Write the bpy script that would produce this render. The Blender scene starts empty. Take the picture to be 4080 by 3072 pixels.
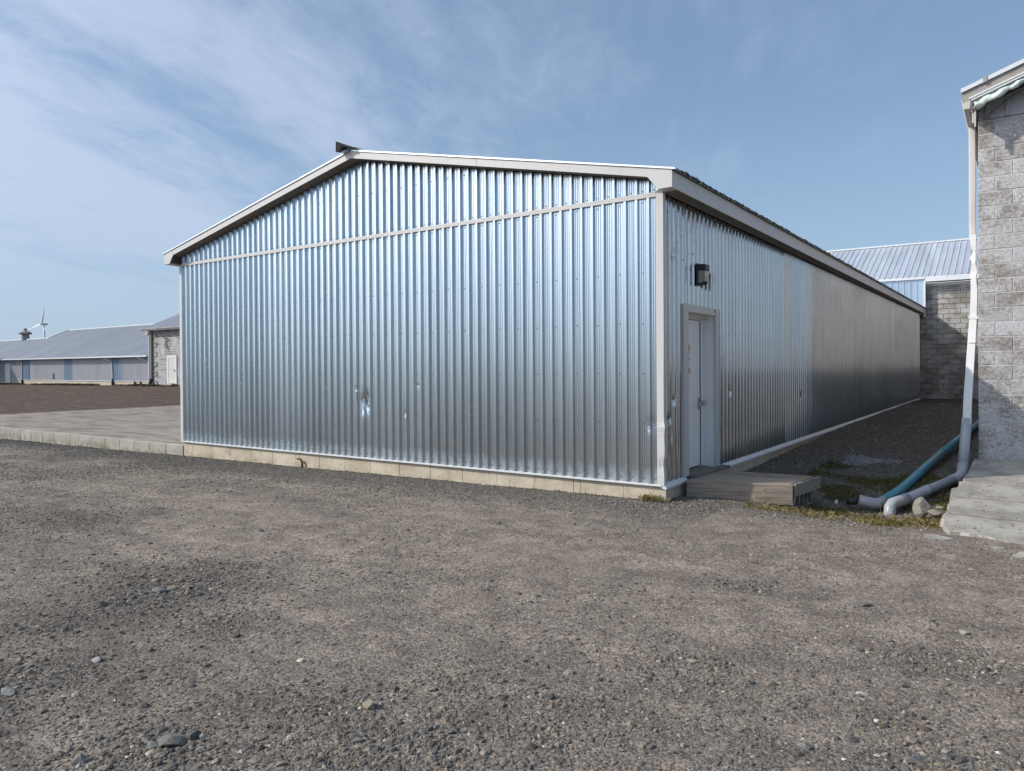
import bpy, math, random
import numpy as np
from mathutils import Vector, Matrix
random.seed(7); rng = np.random.default_rng(7)
S = bpy.context.scene
COL = S.collection

# ------------------------------------------------------------------ camera
F_PX, PX0, PY0, W_PX = 2932.0, 2040.0, 1487.0, 4080.0
PITCH, ROLL, YAW = -27/2932.0, 0.0066, math.radians(34.83)
CAM = Vector((3.543, -8.227, 1.6))
F0 = Vector((-math.sin(YAW), math.cos(YAW), 0)); R0 = Vector((math.cos(YAW), math.sin(YAW), 0)); U0 = Vector((0, 0, 1))
Fw = F0*math.cos(PITCH)+U0*math.sin(PITCH); Up = U0*math.cos(PITCH)-F0*math.sin(PITCH)
Rt = R0*math.cos(ROLL)-Up*math.sin(ROLL); Up = Up*math.cos(ROLL)+R0*math.sin(ROLL)
cd = bpy.data.cameras.new('camera'); co = bpy.data.objects.new('camera', cd); COL.objects.link(co)
m = Matrix.Identity(4)
for i in range(3):
    m[i][0] = Rt[i]; m[i][1] = Up[i]; m[i][2] = -Fw[i]; m[i][3] = CAM[i]
co.matrix_world = m
cd.sensor_width = 36; cd.lens = F_PX/W_PX*36; cd.shift_y = -49/4080; cd.clip_end = 20000; cd.clip_start = 0.05
S.camera = co
S.cycles.use_denoising = True
S.cycles.denoising_prefilter = 'ACCURATE'

# ------------------------------------------------------------------ sun, sky, exposure
SUNV = Vector((-1, -0.85, 0.89)).normalized()
SUN_EL = math.asin(SUNV.z); SUN_ROT = math.atan2(SUNV.x, SUNV.y) % (2*math.pi)
ld = bpy.data.lights.new('sun', 'SUN'); ld.energy = 2.6; ld.angle = math.radians(0.5); ld.color = (1.0, 0.94, 0.86)
lo = bpy.data.objects.new('sun', ld); COL.objects.link(lo)
lo.rotation_euler = SUNV.to_track_quat('Z', 'Y').to_euler(); lo.location = (-30, -30, 30)
world = bpy.data.worlds.new('World'); S.world = world; world.use_nodes = True
S.view_settings.view_transform = 'Standard'; S.view_settings.look = 'None'
S.view_settings.exposure = 0.5; S.view_settings.gamma = 1.0; S.view_settings.use_curve_mapping = False

class NT:
    """tiny node helper"""
    def __init__(s, tree): s.t = tree; s.n = tree.nodes; s.l = tree.links
    def add(s, typ, ins=None, **kw):
        nd = s.n.new(typ)
        for k, v in kw.items(): setattr(nd, k, v)
        if ins:
            for k, v in ins.items():
                if isinstance(v, bpy.types.NodeSocket): s.l.new(v, nd.inputs[k])
                else: nd.inputs[k].default_value = v
        return nd
    def math(s, op, a, b=None, c=None, clamp=False):
        nd = s.n.new('ShaderNodeMath'); nd.operation = op; nd.use_clamp = clamp
        for i, v in enumerate((a, b, c)):
            if v is None: continue
            if isinstance(v, bpy.types.NodeSocket): s.l.new(v, nd.inputs[i])
            else: nd.inputs[i].default_value = v
        return nd.outputs[0]
    def vmath(s, op, a, b=None):
        nd = s.n.new('ShaderNodeVectorMath'); nd.operation = op
        for i, v in enumerate((a, b)):
            if v is None: continue
            if isinstance(v, bpy.types.NodeSocket): s.l.new(v, nd.inputs[i])
            else: nd.inputs[i].default_value = v
        return nd.outputs[1] if op in ('DOT_PRODUCT', 'LENGTH') else nd.outputs[0]
    def noise(s, vec, scale, detail=4, rough=0.55, dist=0.0):
        return s.add('ShaderNodeTexNoise', {'Vector': vec, 'Scale': scale, 'Detail': detail, 'Roughness': rough, 'Distortion': dist}).outputs[0]
    def ramp(s, fac, a, b, ca=(0, 0, 0, 1), cb=(1, 1, 1, 1), interp='EASE'):
        nd = s.n.new('ShaderNodeValToRGB'); s.l.new(fac, nd.inputs[0]); e = nd.color_ramp.elements
        nd.color_ramp.interpolation = interp
        e[0].position = a; e[1].position = b; e[0].color = ca; e[1].color = cb
        return nd.outputs[0]
    def mix(s, fac, a, b, mode='MIX'):
        nd = s.n.new('ShaderNodeMix'); nd.data_type = 'RGBA'; nd.blend_type = mode
        for i, v in ((0, fac), (6, a), (7, b)):
            if isinstance(v, bpy.types.NodeSocket): s.l.new(v, nd.inputs[i])
            else: nd.inputs[i].default_value = v
        return nd.outputs[2]

def C4(c): return (c[0], c[1], c[2], 1)

w = NT(world.node_tree); w.n.clear()
sky = w.add('ShaderNodeTexSky'); sky.sky_type = 'NISHITA'; sky.sun_disc = False
sky.sun_elevation = SUN_EL; sky.sun_rotation = SUN_ROT; sky.altitude = 200; sky.air_density = 1.0; sky.dust_density = 1.0; sky.ozone_density = 2.0
tc = w.add('ShaderNodeTexCoord').outputs['Generated']
sep = w.add('ShaderNodeSeparateXYZ', {0: tc})
zz = w.math('ADD', w.math('MAXIMUM', sep.outputs[2], 0.0), 0.10)
px_ = w.math('DIVIDE', sep.outputs[0], zz); py_ = w.math('DIVIDE', sep.outputs[1], zz)
# cirrus streaks run along (-0.407, 0.913)
al = w.math('ADD', w.math('MULTIPLY', px_, -0.407), w.math('MULTIPLY', py_, 0.913))
ac = w.math('ADD', w.math('MULTIPLY', px_, 0.913), w.math('MULTIPLY', py_, 0.407))
v1 = w.add('ShaderNodeCombineXYZ', {0: w.math('MULTIPLY', al, 0.30), 1: w.math('MULTIPLY', ac, 1.0), 2: 3.1}).outputs[0]
n1 = w.noise(v1, 1.25, 9, 0.58, 0.35)
v2 = w.add('ShaderNodeCombineXYZ', {0: w.math('MULTIPLY', al, 0.35), 1: w.math('MULTIPLY', ac, 0.5), 2: 9.4}).outputs[0]
n2 = w.noise(v2, 0.75, 4, 0.5, 0.2)
v3 = w.add('ShaderNodeCombineXYZ', {0: w.math('MULTIPLY', al, 1.2), 1: w.math('MULTIPLY', ac, 2.2), 2: 5.0}).outputs[0]
n3 = w.noise(v3, 3.0, 8, 0.65, 0.6)
bias = w.ramp(w.math('MULTIPLY_ADD', ac, 0.125, 0.5), 0.28, 0.62, (1, 1, 1, 1), (0, 0, 0, 1))
cov = w.math('ADD', w.math('MULTIPLY', bias, 0.30), w.math('MULTIPLY', n2, 0.45))
dens = w.math('ADD', w.math('ADD', w.math('MULTIPLY', n1, 1.15), w.math('SUBTRACT', cov, 0.15)), w.math('MULTIPLY', w.math('SUBTRACT', n3, 0.5), 0.42))
cl = w.ramp(dens, 0.62, 1.0)
cl = w.math('MULTIPLY', w.math('MULTIPLY', cl, w.math('MULTIPLY_ADD', bias, 0.70, 0.20)), w.ramp(sep.outputs[2], 0.02, 0.20, (0.25, 0.25, 0.25, 1), (1, 1, 1, 1)))
hz = w.ramp(sep.outputs[2], 0.0, 0.35, (1, 1, 1, 1), (0, 0, 0, 1))
skt = w.mix(1.0, sky.outputs[0], (1.02, 1.07, 1.14, 1), 'MULTIPLY')
base = w.mix(w.math('MULTIPLY_ADD', hz, 0.45, 0.32), skt, (3.2, 4.5, 5.95, 1))
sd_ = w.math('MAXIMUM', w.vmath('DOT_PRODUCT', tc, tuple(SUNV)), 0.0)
glow = w.math('MULTIPLY_ADD', w.math('POWER', sd_, 7.0), 4.6, 1.0)      # cirrus glow round the unseen sun, added to brighten the front wall's reflections
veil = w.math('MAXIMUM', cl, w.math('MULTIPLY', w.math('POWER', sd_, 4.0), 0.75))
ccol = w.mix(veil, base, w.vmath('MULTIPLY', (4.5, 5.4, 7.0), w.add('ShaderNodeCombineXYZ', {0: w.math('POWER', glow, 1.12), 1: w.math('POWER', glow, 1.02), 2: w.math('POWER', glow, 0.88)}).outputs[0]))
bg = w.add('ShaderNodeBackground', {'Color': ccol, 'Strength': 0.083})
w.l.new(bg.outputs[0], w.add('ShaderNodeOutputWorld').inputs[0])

# ------------------------------------------------------------------ materials
def newmat(name):
    mt = bpy.data.materials.new(name); mt.use_nodes = True
    t = NT(mt.node_tree); t.n.clear()
    bs = t.add('ShaderNodeBsdfPrincipled'); out = t.add('ShaderNodeOutputMaterial')
    t.l.new(bs.outputs[0], out.inputs[0])
    t.pos = t.add('ShaderNodeNewGeometry').outputs['Position']
    t.bs = bs
    return mt, t
def setin(t, k, v):
    if isinstance(v, bpy.types.NodeSocket): t.l.new(v, t.bs.inputs[k])
    else: t.bs.inputs[k].default_value = v
def matte(t): t.bs.inputs['Specular IOR Level'].default_value = 0.12
def bump(t, h, strength=0.4, dist=0.01):
    t.l.new(t.add('ShaderNodeBump', {'Height': h, 'Strength': strength, 'Distance': dist}).outputs[0], t.bs.inputs['Normal'])
def scaled(t, sx, sy, sz): return t.vmath('MULTIPLY', t.pos, (sx, sy, sz))

def painted(name, col, rough=0.45, var=0.12, dirt=(0.2, 0.18, 0.15), dirtamt=0.25, metal=0.0, nscale=3.0):
    mt, t = newmat(name)
    n = t.noise(scaled(t, 1, 1, 0.35), nscale, 8, 0.65)
    c = t.mix(t.math('MULTIPLY', t.ramp(n, 0.45, 0.8), dirtamt), C4(col), C4(dirt))
    n2 = t.noise(t.pos, 40, 3)
    c = t.mix(1.0, c, t.ramp(n2, 0.2, 0.8, (1-var, 1-var, 1-var, 1), (1, 1, 1, 1)), 'MULTIPLY')
    setin(t, 'Base Color', c); setin(t, 'Roughness', rough); setin(t, 'Metallic', metal)
    bump(t, t.noise(t.pos, 12, 3), 0.15, 0.01)
    return mt

def galvanised(name, tint=(0.74, 0.79, 0.84), r0=0.26, r1=0.40, stain=0.0, axis='x', bstr=0.18, kind=0):
    mt, t = newmat(name)
    rnd = t.add('ShaderNodeObjectInfo').outputs['Random']
    st = t.noise(scaled(t, 14, 14, 0.25), 2.2, 6, 0.6)          # vertical streaking
    sp = t.noise(scaled(t, 1, 1, 0.8), 55, 3, 0.6)              # spangle
    lg = t.noise(scaled(t, 1, 1, 0.4), 1.6, 5, 0.6)
    dark = (tint[0]*0.86, tint[1]*0.87, tint[2]*0.88)
    c = t.mix(t.ramp(st, 0.35, 0.68), C4(dark), C4(tint))
    c = t.mix(1.0, c, t.ramp(sp, 0.3, 0.7, (0.95, 0.95, 0.95, 1), (1, 1, 1, 1)), 'MULTIPLY')
    c = t.mix(1.0, c, t.ramp(rnd, 0, 1, (0.90, 0.91, 0.92, 1), (1, 1, 1, 1), 'LINEAR'), 'MULTIPLY')
    r = t.math('ADD', t.math('MULTIPLY', t.math('ADD', t.math('MULTIPLY', rnd, 0.4), t.math('MULTIPLY', lg, 0.6)), r1-r0), r0)
    metal = 1.0
    if kind == 2:   # splashed dust on the lowest part of the sheets
        zz_ = t.add('ShaderNodeSeparateXYZ', {0: t.pos}).outputs[2]
        sd2 = t.noise(scaled(t, 9, 9, 5), 1.0, 5, 0.65)
        f = t.math('MULTIPLY', t.math('SUBTRACT', t.math('ADD', 0.50, t.math('MULTIPLY', sd2, 0.70)), t.math('MULTIPLY', zz_, 2.2), clamp=True), 0.9, clamp=True)
        scr = t.ramp(t.noise(scaled(t, 30, 30, 5), 1.0, 3, 0.6), 0.70, 0.76)
        f = t.math('ADD', f, t.math('MULTIPLY', scr, 0.35), clamp=True)
        c = t.mix(f, c, (0.50, 0.53, 0.52, 1)); r = t.math('ADD', r, t.math('MULTIPLY', f, 0.3)); metal = t.math('SUBTRACT', 1.0, t.math('MULTIPLY', f, 0.75))
    if stain:
        n = t.noise(scaled(t, 1, 16, 0.9), 1.6, 6, 0.7)
        sx = t.add('ShaderNodeSeparateXYZ', {0: t.pos})
        # dusty film that thickens toward the splash zone at the bottom
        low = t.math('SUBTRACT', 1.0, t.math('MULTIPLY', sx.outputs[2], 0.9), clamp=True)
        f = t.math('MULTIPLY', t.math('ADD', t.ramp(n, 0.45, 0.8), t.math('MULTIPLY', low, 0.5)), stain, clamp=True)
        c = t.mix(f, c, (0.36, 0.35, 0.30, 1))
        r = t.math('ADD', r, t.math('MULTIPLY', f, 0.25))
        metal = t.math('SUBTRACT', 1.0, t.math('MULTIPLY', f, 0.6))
        if kind == 1:   # splashed mud and swallow marks high at the near corner
            yy = t.math('SUBTRACT', sx.outputs[1], 0.55); zq = t.math('SUBTRACT', sx.outputs[2], 3.15)
            near = t.math('SUBTRACT', 1.0, t.math('ADD', t.math('MULTIPLY', t.math('POWER', t.math('ABSOLUTE', yy), 2.0), 1.6), t.math('MULTIPLY', t.math('POWER', t.math('ABSOLUTE', zq), 2.0), 3.0)), clamp=True)
            spk = t.noise(scaled(t, 60, 60, 34), 1.0, 3, 0.6)
            g = t.math('MULTIPLY', t.ramp(spk, 0.60, 0.66), near)
            c = t.mix(g, c, (0.06, 0.05, 0.04, 1)); metal = t.math('MULTIPLY', metal, t.math('SUBTRACT', 1.0, g)); r = t.math('ADD', r, t.math('MULTIPLY', g, 0.4))
    setin(t, 'Base Color', c); setin(t, 'Roughness', r); setin(t, 'Metallic', metal)
    h = t.math('ADD', t.math('MULTIPLY', t.noise(scaled(t, 6, 6, 0.35), 2.0, 2, 0.5), 0.8), t.math('MULTIPLY', t.noise(scaled(t, 1, 1, 0.6), 2.3, 3), 1.2))
    bump(t, h, bstr, 0.02)
    return mt

M = {}
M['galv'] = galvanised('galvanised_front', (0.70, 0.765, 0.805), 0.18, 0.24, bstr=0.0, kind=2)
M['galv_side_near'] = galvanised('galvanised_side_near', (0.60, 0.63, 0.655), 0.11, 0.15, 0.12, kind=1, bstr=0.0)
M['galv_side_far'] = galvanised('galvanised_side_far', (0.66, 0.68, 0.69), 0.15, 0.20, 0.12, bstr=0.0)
M['galv_roof'] = galvanised('galvanised_roof', (0.70, 0.73, 0.76), 0.35, 0.5)
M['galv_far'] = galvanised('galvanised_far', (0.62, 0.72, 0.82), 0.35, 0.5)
M['trim'] = painted('trim_beige_grey', (0.56, 0.545, 0.535), 0.4, 0.05, (0.3, 0.27, 0.24), 0.18)
M['trim_white'] = painted('trim_white', (0.66, 0.68, 0.70), 0.4, 0.05, (0.35, 0.33, 0.3), 0.2)
M['soffit'] = painted('soffit_brown_grey', (0.20, 0.172, 0.145), 0.7, 0.2, (0.08, 0.065, 0.05), 0.5, nscale=5)
M['door'] = painted('door_paint', (0.80, 0.80, 0.79), 0.42, 0.05, (0.3, 0.28, 0.26), 0.2)
M['dark'] = painted('dark_rubber', (0.02, 0.02, 0.022), 0.5, 0.1, (0.05, 0.05, 0.05), 0.1)
M['screw'] = painted('screw_metal', (0.10, 0.11, 0.12), 0.5, 0.1, (0.1, 0.06, 0.03), 0.3, 0.6)
M['steel'] = painted('handle_steel', (0.45, 0.46, 0.48), 0.3, 0.05, (0.2, 0.2, 0.2), 0.1, 1.0)
M['lamp_black'] = painted('lamp_housing', (0.025, 0.025, 0.03), 0.4, 0.1, (0.1, 0.1, 0.1), 0.2)
M['orange'] = painted('orange_tape', (0.75, 0.27, 0.04), 0.6, 0.05)
M['paper'] = painted('paper', (0.7, 0.7, 0.7), 0.7, 0.03, (0.5, 0.5, 0.5), 0.1)
M['ink_red'] = painted('red_print', (0.35, 0.04, 0.07), 0.7, 0.03)
M['ink_black'] = painted('black_print', (0.03, 0.03, 0.04), 0.7, 0.03)
M['pvc_white'] = painted('pvc_white', (0.70, 0.71, 0.72), 0.35, 0.04, (0.4, 0.36, 0.3), 0.2)
M['pvc_grey'] = painted('pvc_grey', (0.40, 0.41, 0.45), 0.35, 0.06, (0.2, 0.18, 0.15), 0.35, nscale=6)
M['pvc_elbow'] = painted('pvc_elbow', (0.35, 0.36, 0.39), 0.4, 0.05, (0.3, 0.28, 0.26), 0.3, nscale=6)
M['pvc_teal'] = painted('pvc_teal', (0.06, 0.27, 0.33), 0.35, 0.08, (0.15, 0.14, 0.12), 0.3, nscale=6)
M['spout_white'] = painted('downspout_white', (0.74, 0.74, 0.74), 0.38, 0.05, (0.4, 0.38, 0.36), 0.25, nscale=6)
M['spout_beige'] = painted('downspout_beige', (0.60, 0.57, 0.55), 0.38, 0.05, (0.35, 0.33, 0.3), 0.2)
M['mint'] = painted('crumpled_mint_flashing', (0.62, 0.72, 0.67), 0.35, 0.05, (0.3, 0.32, 0.3), 0.25, nscale=5)
M['gutter'] = painted('gutter_beige', (0.56, 0.53, 0.49), 0.4, 0.06, (0.25, 0.22, 0.18), 0.35, nscale=5)
M['under_roof'] = painted('roof_underside', (0.33, 0.31, 0.28), 0.5, 0.1, (0.15, 0.13, 0.11), 0.4, nscale=4)
M['cladding_grey'] = painted('gable_cladding', (0.46, 0.46, 0.49), 0.45, 0.1, (0.25, 0.24, 0.24), 0.4, 0.2, nscale=4)
M['barn_siding'] = painted('barn_siding', (0.40, 0.40, 0.43), 0.5, 0.12, (0.25, 0.23, 0.22), 0.5, 0.2, nscale=1.0)
M['barn_blue'] = painted('barn_siding_blue', (0.17, 0.25, 0.34), 0.5, 0.12, (0.2, 0.2, 0.22), 0.3, 0.1)
M['turbine'] = painted('turbine_white', (0.62, 0.66, 0.72), 0.5, 0.02, (0.6, 0.62, 0.66), 0.1)
M['vent'] = painted('stained_ventilator', (0.30, 0.29, 0.27), 0.6, 0.2, (0.04, 0.035, 0.03), 0.9, nscale=2.5)
M['rust'] = painted('rusty_pipe', (0.16, 0.10, 0.06), 0.8, 0.3, (0.05, 0.03, 0.02), 0.6, nscale=20)
M['moss'] = painted('mossy_edge', (0.035, 0.045, 0.035), 0.9, 0.3, (0.02, 0.02, 0.02), 0.5)

def roofmat(name, col, rough, metal, streak):
    mt, t = newmat(name)
    n = t.noise(t.vmath('MULTIPLY', t.pos, streak), 1.0, 6, 0.6)
    c = t.mix(t.ramp(n, 0.3, 0.7), C4([v*0.78 for v in col]), C4(col))
    c = t.mix(1.0, c, t.ramp(t.add('ShaderNodeObjectInfo').outputs['Random'], 0, 1, (0.88, 0.88, 0.9, 1), (1, 1, 1, 1), 'LINEAR'), 'MULTIPLY')
    setin(t, 'Base Color', c); setin(t, 'Roughness', rough); setin(t, 'Metallic', metal)
    return mt
M['barn_roof'] = roofmat('barn_roof_steel', (0.22, 0.245, 0.285), 0.6, 0.35, (2.5, 0.12, 0.12))
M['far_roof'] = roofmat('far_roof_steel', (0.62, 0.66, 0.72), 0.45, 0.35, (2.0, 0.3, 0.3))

def concrete(name, col, dark, pit=0.5, streak=(1, 1, 1), bstr=0.4, moss=0.0):
    mt, t = newmat(name)
    n = t.noise(t.vmath('MULTIPLY', t.pos, streak), 2.2, 9, 0.62)
    c = t.mix(t.ramp(n, 0.38, 0.66), C4(col), C4(dark))
    f = t.noise(t.pos, 60, 4, 0.7)
    c = t.mix(1.0, c, t.ramp(f, 0.25, 0.7, (0.80, 0.80, 0.80, 1), (1.04, 1.04, 1.04, 1)), 'MULTIPLY')
    vo = t.add('ShaderNodeTexVoronoi', {'Vector': t.pos, 'Scale': 26.0, 'Randomness': 1.0})
    pits = t.math('MULTIPLY', t.ramp(vo.outputs['Distance'], 0.05, 0.16, (1, 1, 1, 1), (0, 0, 0, 1)), t.ramp(t.noise(t.pos, 7, 3), 0.55, 0.62))
    c = t.mix(t.math('MULTIPLY', pits, pit), c, (0.10, 0.09, 0.075, 1))
    vs = t.add('ShaderNodeTexVoronoi', {'Vector': t.vmath('ADD', t.pos, t.vmath('MULTIPLY', t.add('ShaderNodeTexNoise', {'Vector': t.pos, 'Scale': 14.0, 'Detail': 3.0}).outputs[1], (0.12, 0.12, 0.12))), 'Scale': 4.2, 'Randomness': 1.0})
    spall = t.math('MULTIPLY', t.ramp(vs.outputs['Distance'], 0.10, 0.17, (1, 1, 1, 1), (0, 0, 0, 1)), t.ramp(t.noise(t.pos, 1.7, 2), 0.52, 0.56))
    c = t.mix(t.math('MULTIPLY', spall, pit*0.7), c, (0.17, 0.15, 0.12, 1))
    stn = t.noise(scaled(t, 3.5, 3.5, 0.6), 1.5, 5, 0.65)
    c = t.mix(t.math('MULTIPLY', t.ramp(stn, 0.52, 0.75), 0.55), c, C4([v*0.55 for v in dark]))
    c = t.mix(1.0, c, t.ramp(t.add('ShaderNodeObjectInfo').outputs['Random'], 0, 1, (0.88, 0.87, 0.85, 1), (1, 1, 1, 1), 'LINEAR'), 'MULTIPLY')
    if moss:
        sz = t.add('ShaderNodeSeparateXYZ', {0: t.pos}).outputs[2]
        k = t.math('MULTIPLY', t.math('SUBTRACT', 0.02, sz), 5.0, clamp=True)
        k = t.math('MULTIPLY', k, t.ramp(t.noise(t.pos, 5, 4), 0.4, 0.65))
        c = t.mix(t.math('MULTIPLY', k, moss), c, (0.13, 0.13, 0.06, 1))
    setin(t, 'Base Color', c); setin(t, 'Roughness', 0.95); matte(t)
    bump(t, t.math('SUBTRACT', f, t.math('MULTIPLY', pits, 1.5)), bstr, 0.012)
    return mt
M['foundation'] = concrete('foundation_concrete', (0.62, 0.55, 0.44), (0.50, 0.43, 0.33), 0.9, (1, 1, 1.5), 0.45, 0.7)
M['kerb'] = concrete('kerb_concrete', (0.45, 0.425, 0.375), (0.37, 0.35, 0.31), 0.6, (1, 1, 1.5), 0.4, 0.8)
M['slab'] = concrete('slab_concrete', (0.36, 0.322, 0.280), (0.22, 0.188, 0.160), 0.25, (0.35, 1.6, 1), 0.5)
M['ramp'] = concrete('ramp_concrete', (0.47, 0.445, 0.40), (0.30, 0.283, 0.252), 0.6, (1.4, 1.0, 1), 0.9)
M['rubble'] = concrete('rubble_concrete', (0.36, 0.33, 0.29), (0.22, 0.2, 0.18), 0.3, (3, 3, 3), 1.0)

def blockmat(name, base=(0.235, 0.205, 0.18), white=(0.47, 0.475, 0.49), amt=0.9, lo=0.46, hi=0.60):
    mt, t = newmat(name)
    rnd = t.add('ShaderNodeObjectInfo').outputs['Random']
    n = t.noise(scaled(t, 1, 1, 1.3), 1.7, 10, 0.68, 0.4)
    fine = t.noise(t.pos, 30, 6, 0.75)
    nn = t.math('ADD', n, t.math('MULTIPLY', t.math('SUBTRACT', fine, 0.5), 0.30))
    nn = t.math('ADD', nn, t.math('MULTIPLY', t.math('SUBTRACT', rnd, 0.5), 0.05))
    c = t.mix(t.math('MULTIPLY', t.ramp(nn, lo, hi), amt), C4(base), C4(white))
    c = t.mix(1.0, c, t.ramp(fine, 0.3, 0.7, (0.62, 0.61, 0.60, 1), (1.08, 1.08, 1.08, 1)), 'MULTIPLY')
    c = t.mix(1.0, c, t.ramp(rnd, 0, 1, (0.88, 0.87, 0.86, 1), (1.05, 1.05, 1.05, 1), 'LINEAR'), 'MULTIPLY')
    setin(t, 'Base Color', c); setin(t, 'Roughness', 0.95); matte(t)
    bump(t, t.math('ADD', fine, t.math('MULTIPLY', t.noise(t.pos, 90, 2), 0.6)), 0.7, 0.008)
    return mt
M['block'] = blockmat('concrete_block', (0.33, 0.302, 0.275), (0.56, 0.56, 0.57), 0.95, 0.35, 0.54)
M['block_far'] = blockmat('concrete_block_far', (0.29, 0.275, 0.25), (0.56, 0.555, 0.545), 0.85, 0.40, 0.60)
M['mortar'] = painted('mortar', (0.56, 0.55, 0.545), 0.95, 0.2, (0.12, 0.11, 0.1), 0.4, nscale=4)

def brickmat():
    mt, t = newmat('annex_block_wall')
    sx = t.add('ShaderNodeSeparateXYZ', {0: t.pos})
    v = t.add('ShaderNodeCombineXYZ', {0: sx.outputs[0], 1: sx.outputs[2], 2: 0.0}).outputs[0]
    b = t.add('ShaderNodeTexBrick', {'Vector': v, 'Color1': (0.19, 0.185, 0.18, 1), 'Color2': (0.36, 0.36, 0.365, 1), 'Mortar': (0.48, 0.47, 0.46, 1),
              'Scale': 1.0, 'Mortar Size': 0.018, 'Brick Width': 0.406, 'Row Height': 0.203, 'Bias': -0.1})
    n = t.noise(t.pos, 1.3, 8, 0.65)
    c = t.mix(t.ramp(n, 0.45, 0.7), b.outputs[0], (0.47, 0.46, 0.45, 1))
    setin(t, 'Base Color', c); setin(t, 'Roughness', 0.95)
    return mt
M['annex_wall'] = brickmat()

def woodmat(name, col, dk, dirv):
    mt, t = newmat(name)
    u = t.vmath('DOT_PRODUCT', t.pos, dirv); perp = (-dirv[1], dirv[0], 0)
    v = t.vmath('DOT_PRODUCT', t.pos, perp)
    sz = t.add('ShaderNodeSeparateXYZ', {0: t.pos}).outputs[2]
    vec = t.add('ShaderNodeCombineXYZ', {0: t.math('MULTIPLY', u, 1.3), 1: t.math('MULTIPLY', v, 22), 2: t.math('MULTIPLY', sz, 22)}).outputs[0]
    n = t.noise(vec, 1.6, 8, 0.7, 0.6)
    c = t.mix(t.ramp(n, 0.32, 0.68), C4(dk), C4(col))
    c = t.mix(1.0, c, t.ramp(t.add('ShaderNodeObjectInfo').outputs['Random'], 0, 1, (0.75, 0.75, 0.76, 1), (1, 1, 1, 1), 'LINEAR'), 'MULTIPLY')
    setin(t, 'Base Color', c); setin(t, 'Roughness', 0.85)
    bump(t, n, 0.6, 0.01)
    return mt
WD = Vector((1.149, 0.342, 0)).normalized()
M['wood'] = woodmat('weathered_wood', (0.46, 0.38, 0.30), (0.22, 0.17, 0.13), tuple(WD))
M['wood_end'] = woodmat('weathered_wood_end', (0.36, 0.32, 0.27), (0.19, 0.16, 0.135), (-WD.y, WD.x, 0))
M['wood_sill'] = woodmat('weathered_sill', (0.26, 0.235, 0.20), (0.11, 0.10, 0.09), (0, 1, 0))

def attrmat(name, rough=0.9, bs=0.0):
    mt, t = newmat(name)
    a = t.add('ShaderNodeAttribute', attribute_name='Col').outputs['Color']
    c = a
    if bs:
        f = t.noise(t.pos, 120, 3, 0.6)
        c = t.mix(1.0, a, t.ramp(f, 0.3, 0.7, (0.72, 0.72, 0.72, 1), (1.15, 1.15, 1.15, 1)), 'MULTIPLY')
    setin(t, 'Base Color', c); setin(t, 'Roughness', rough); matte(t)
    return mt
M['stones'] = attrmat('gravel_stones', 0.85, 1)
M['grass'] = attrmat('grass_blades', 0.7)

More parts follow.
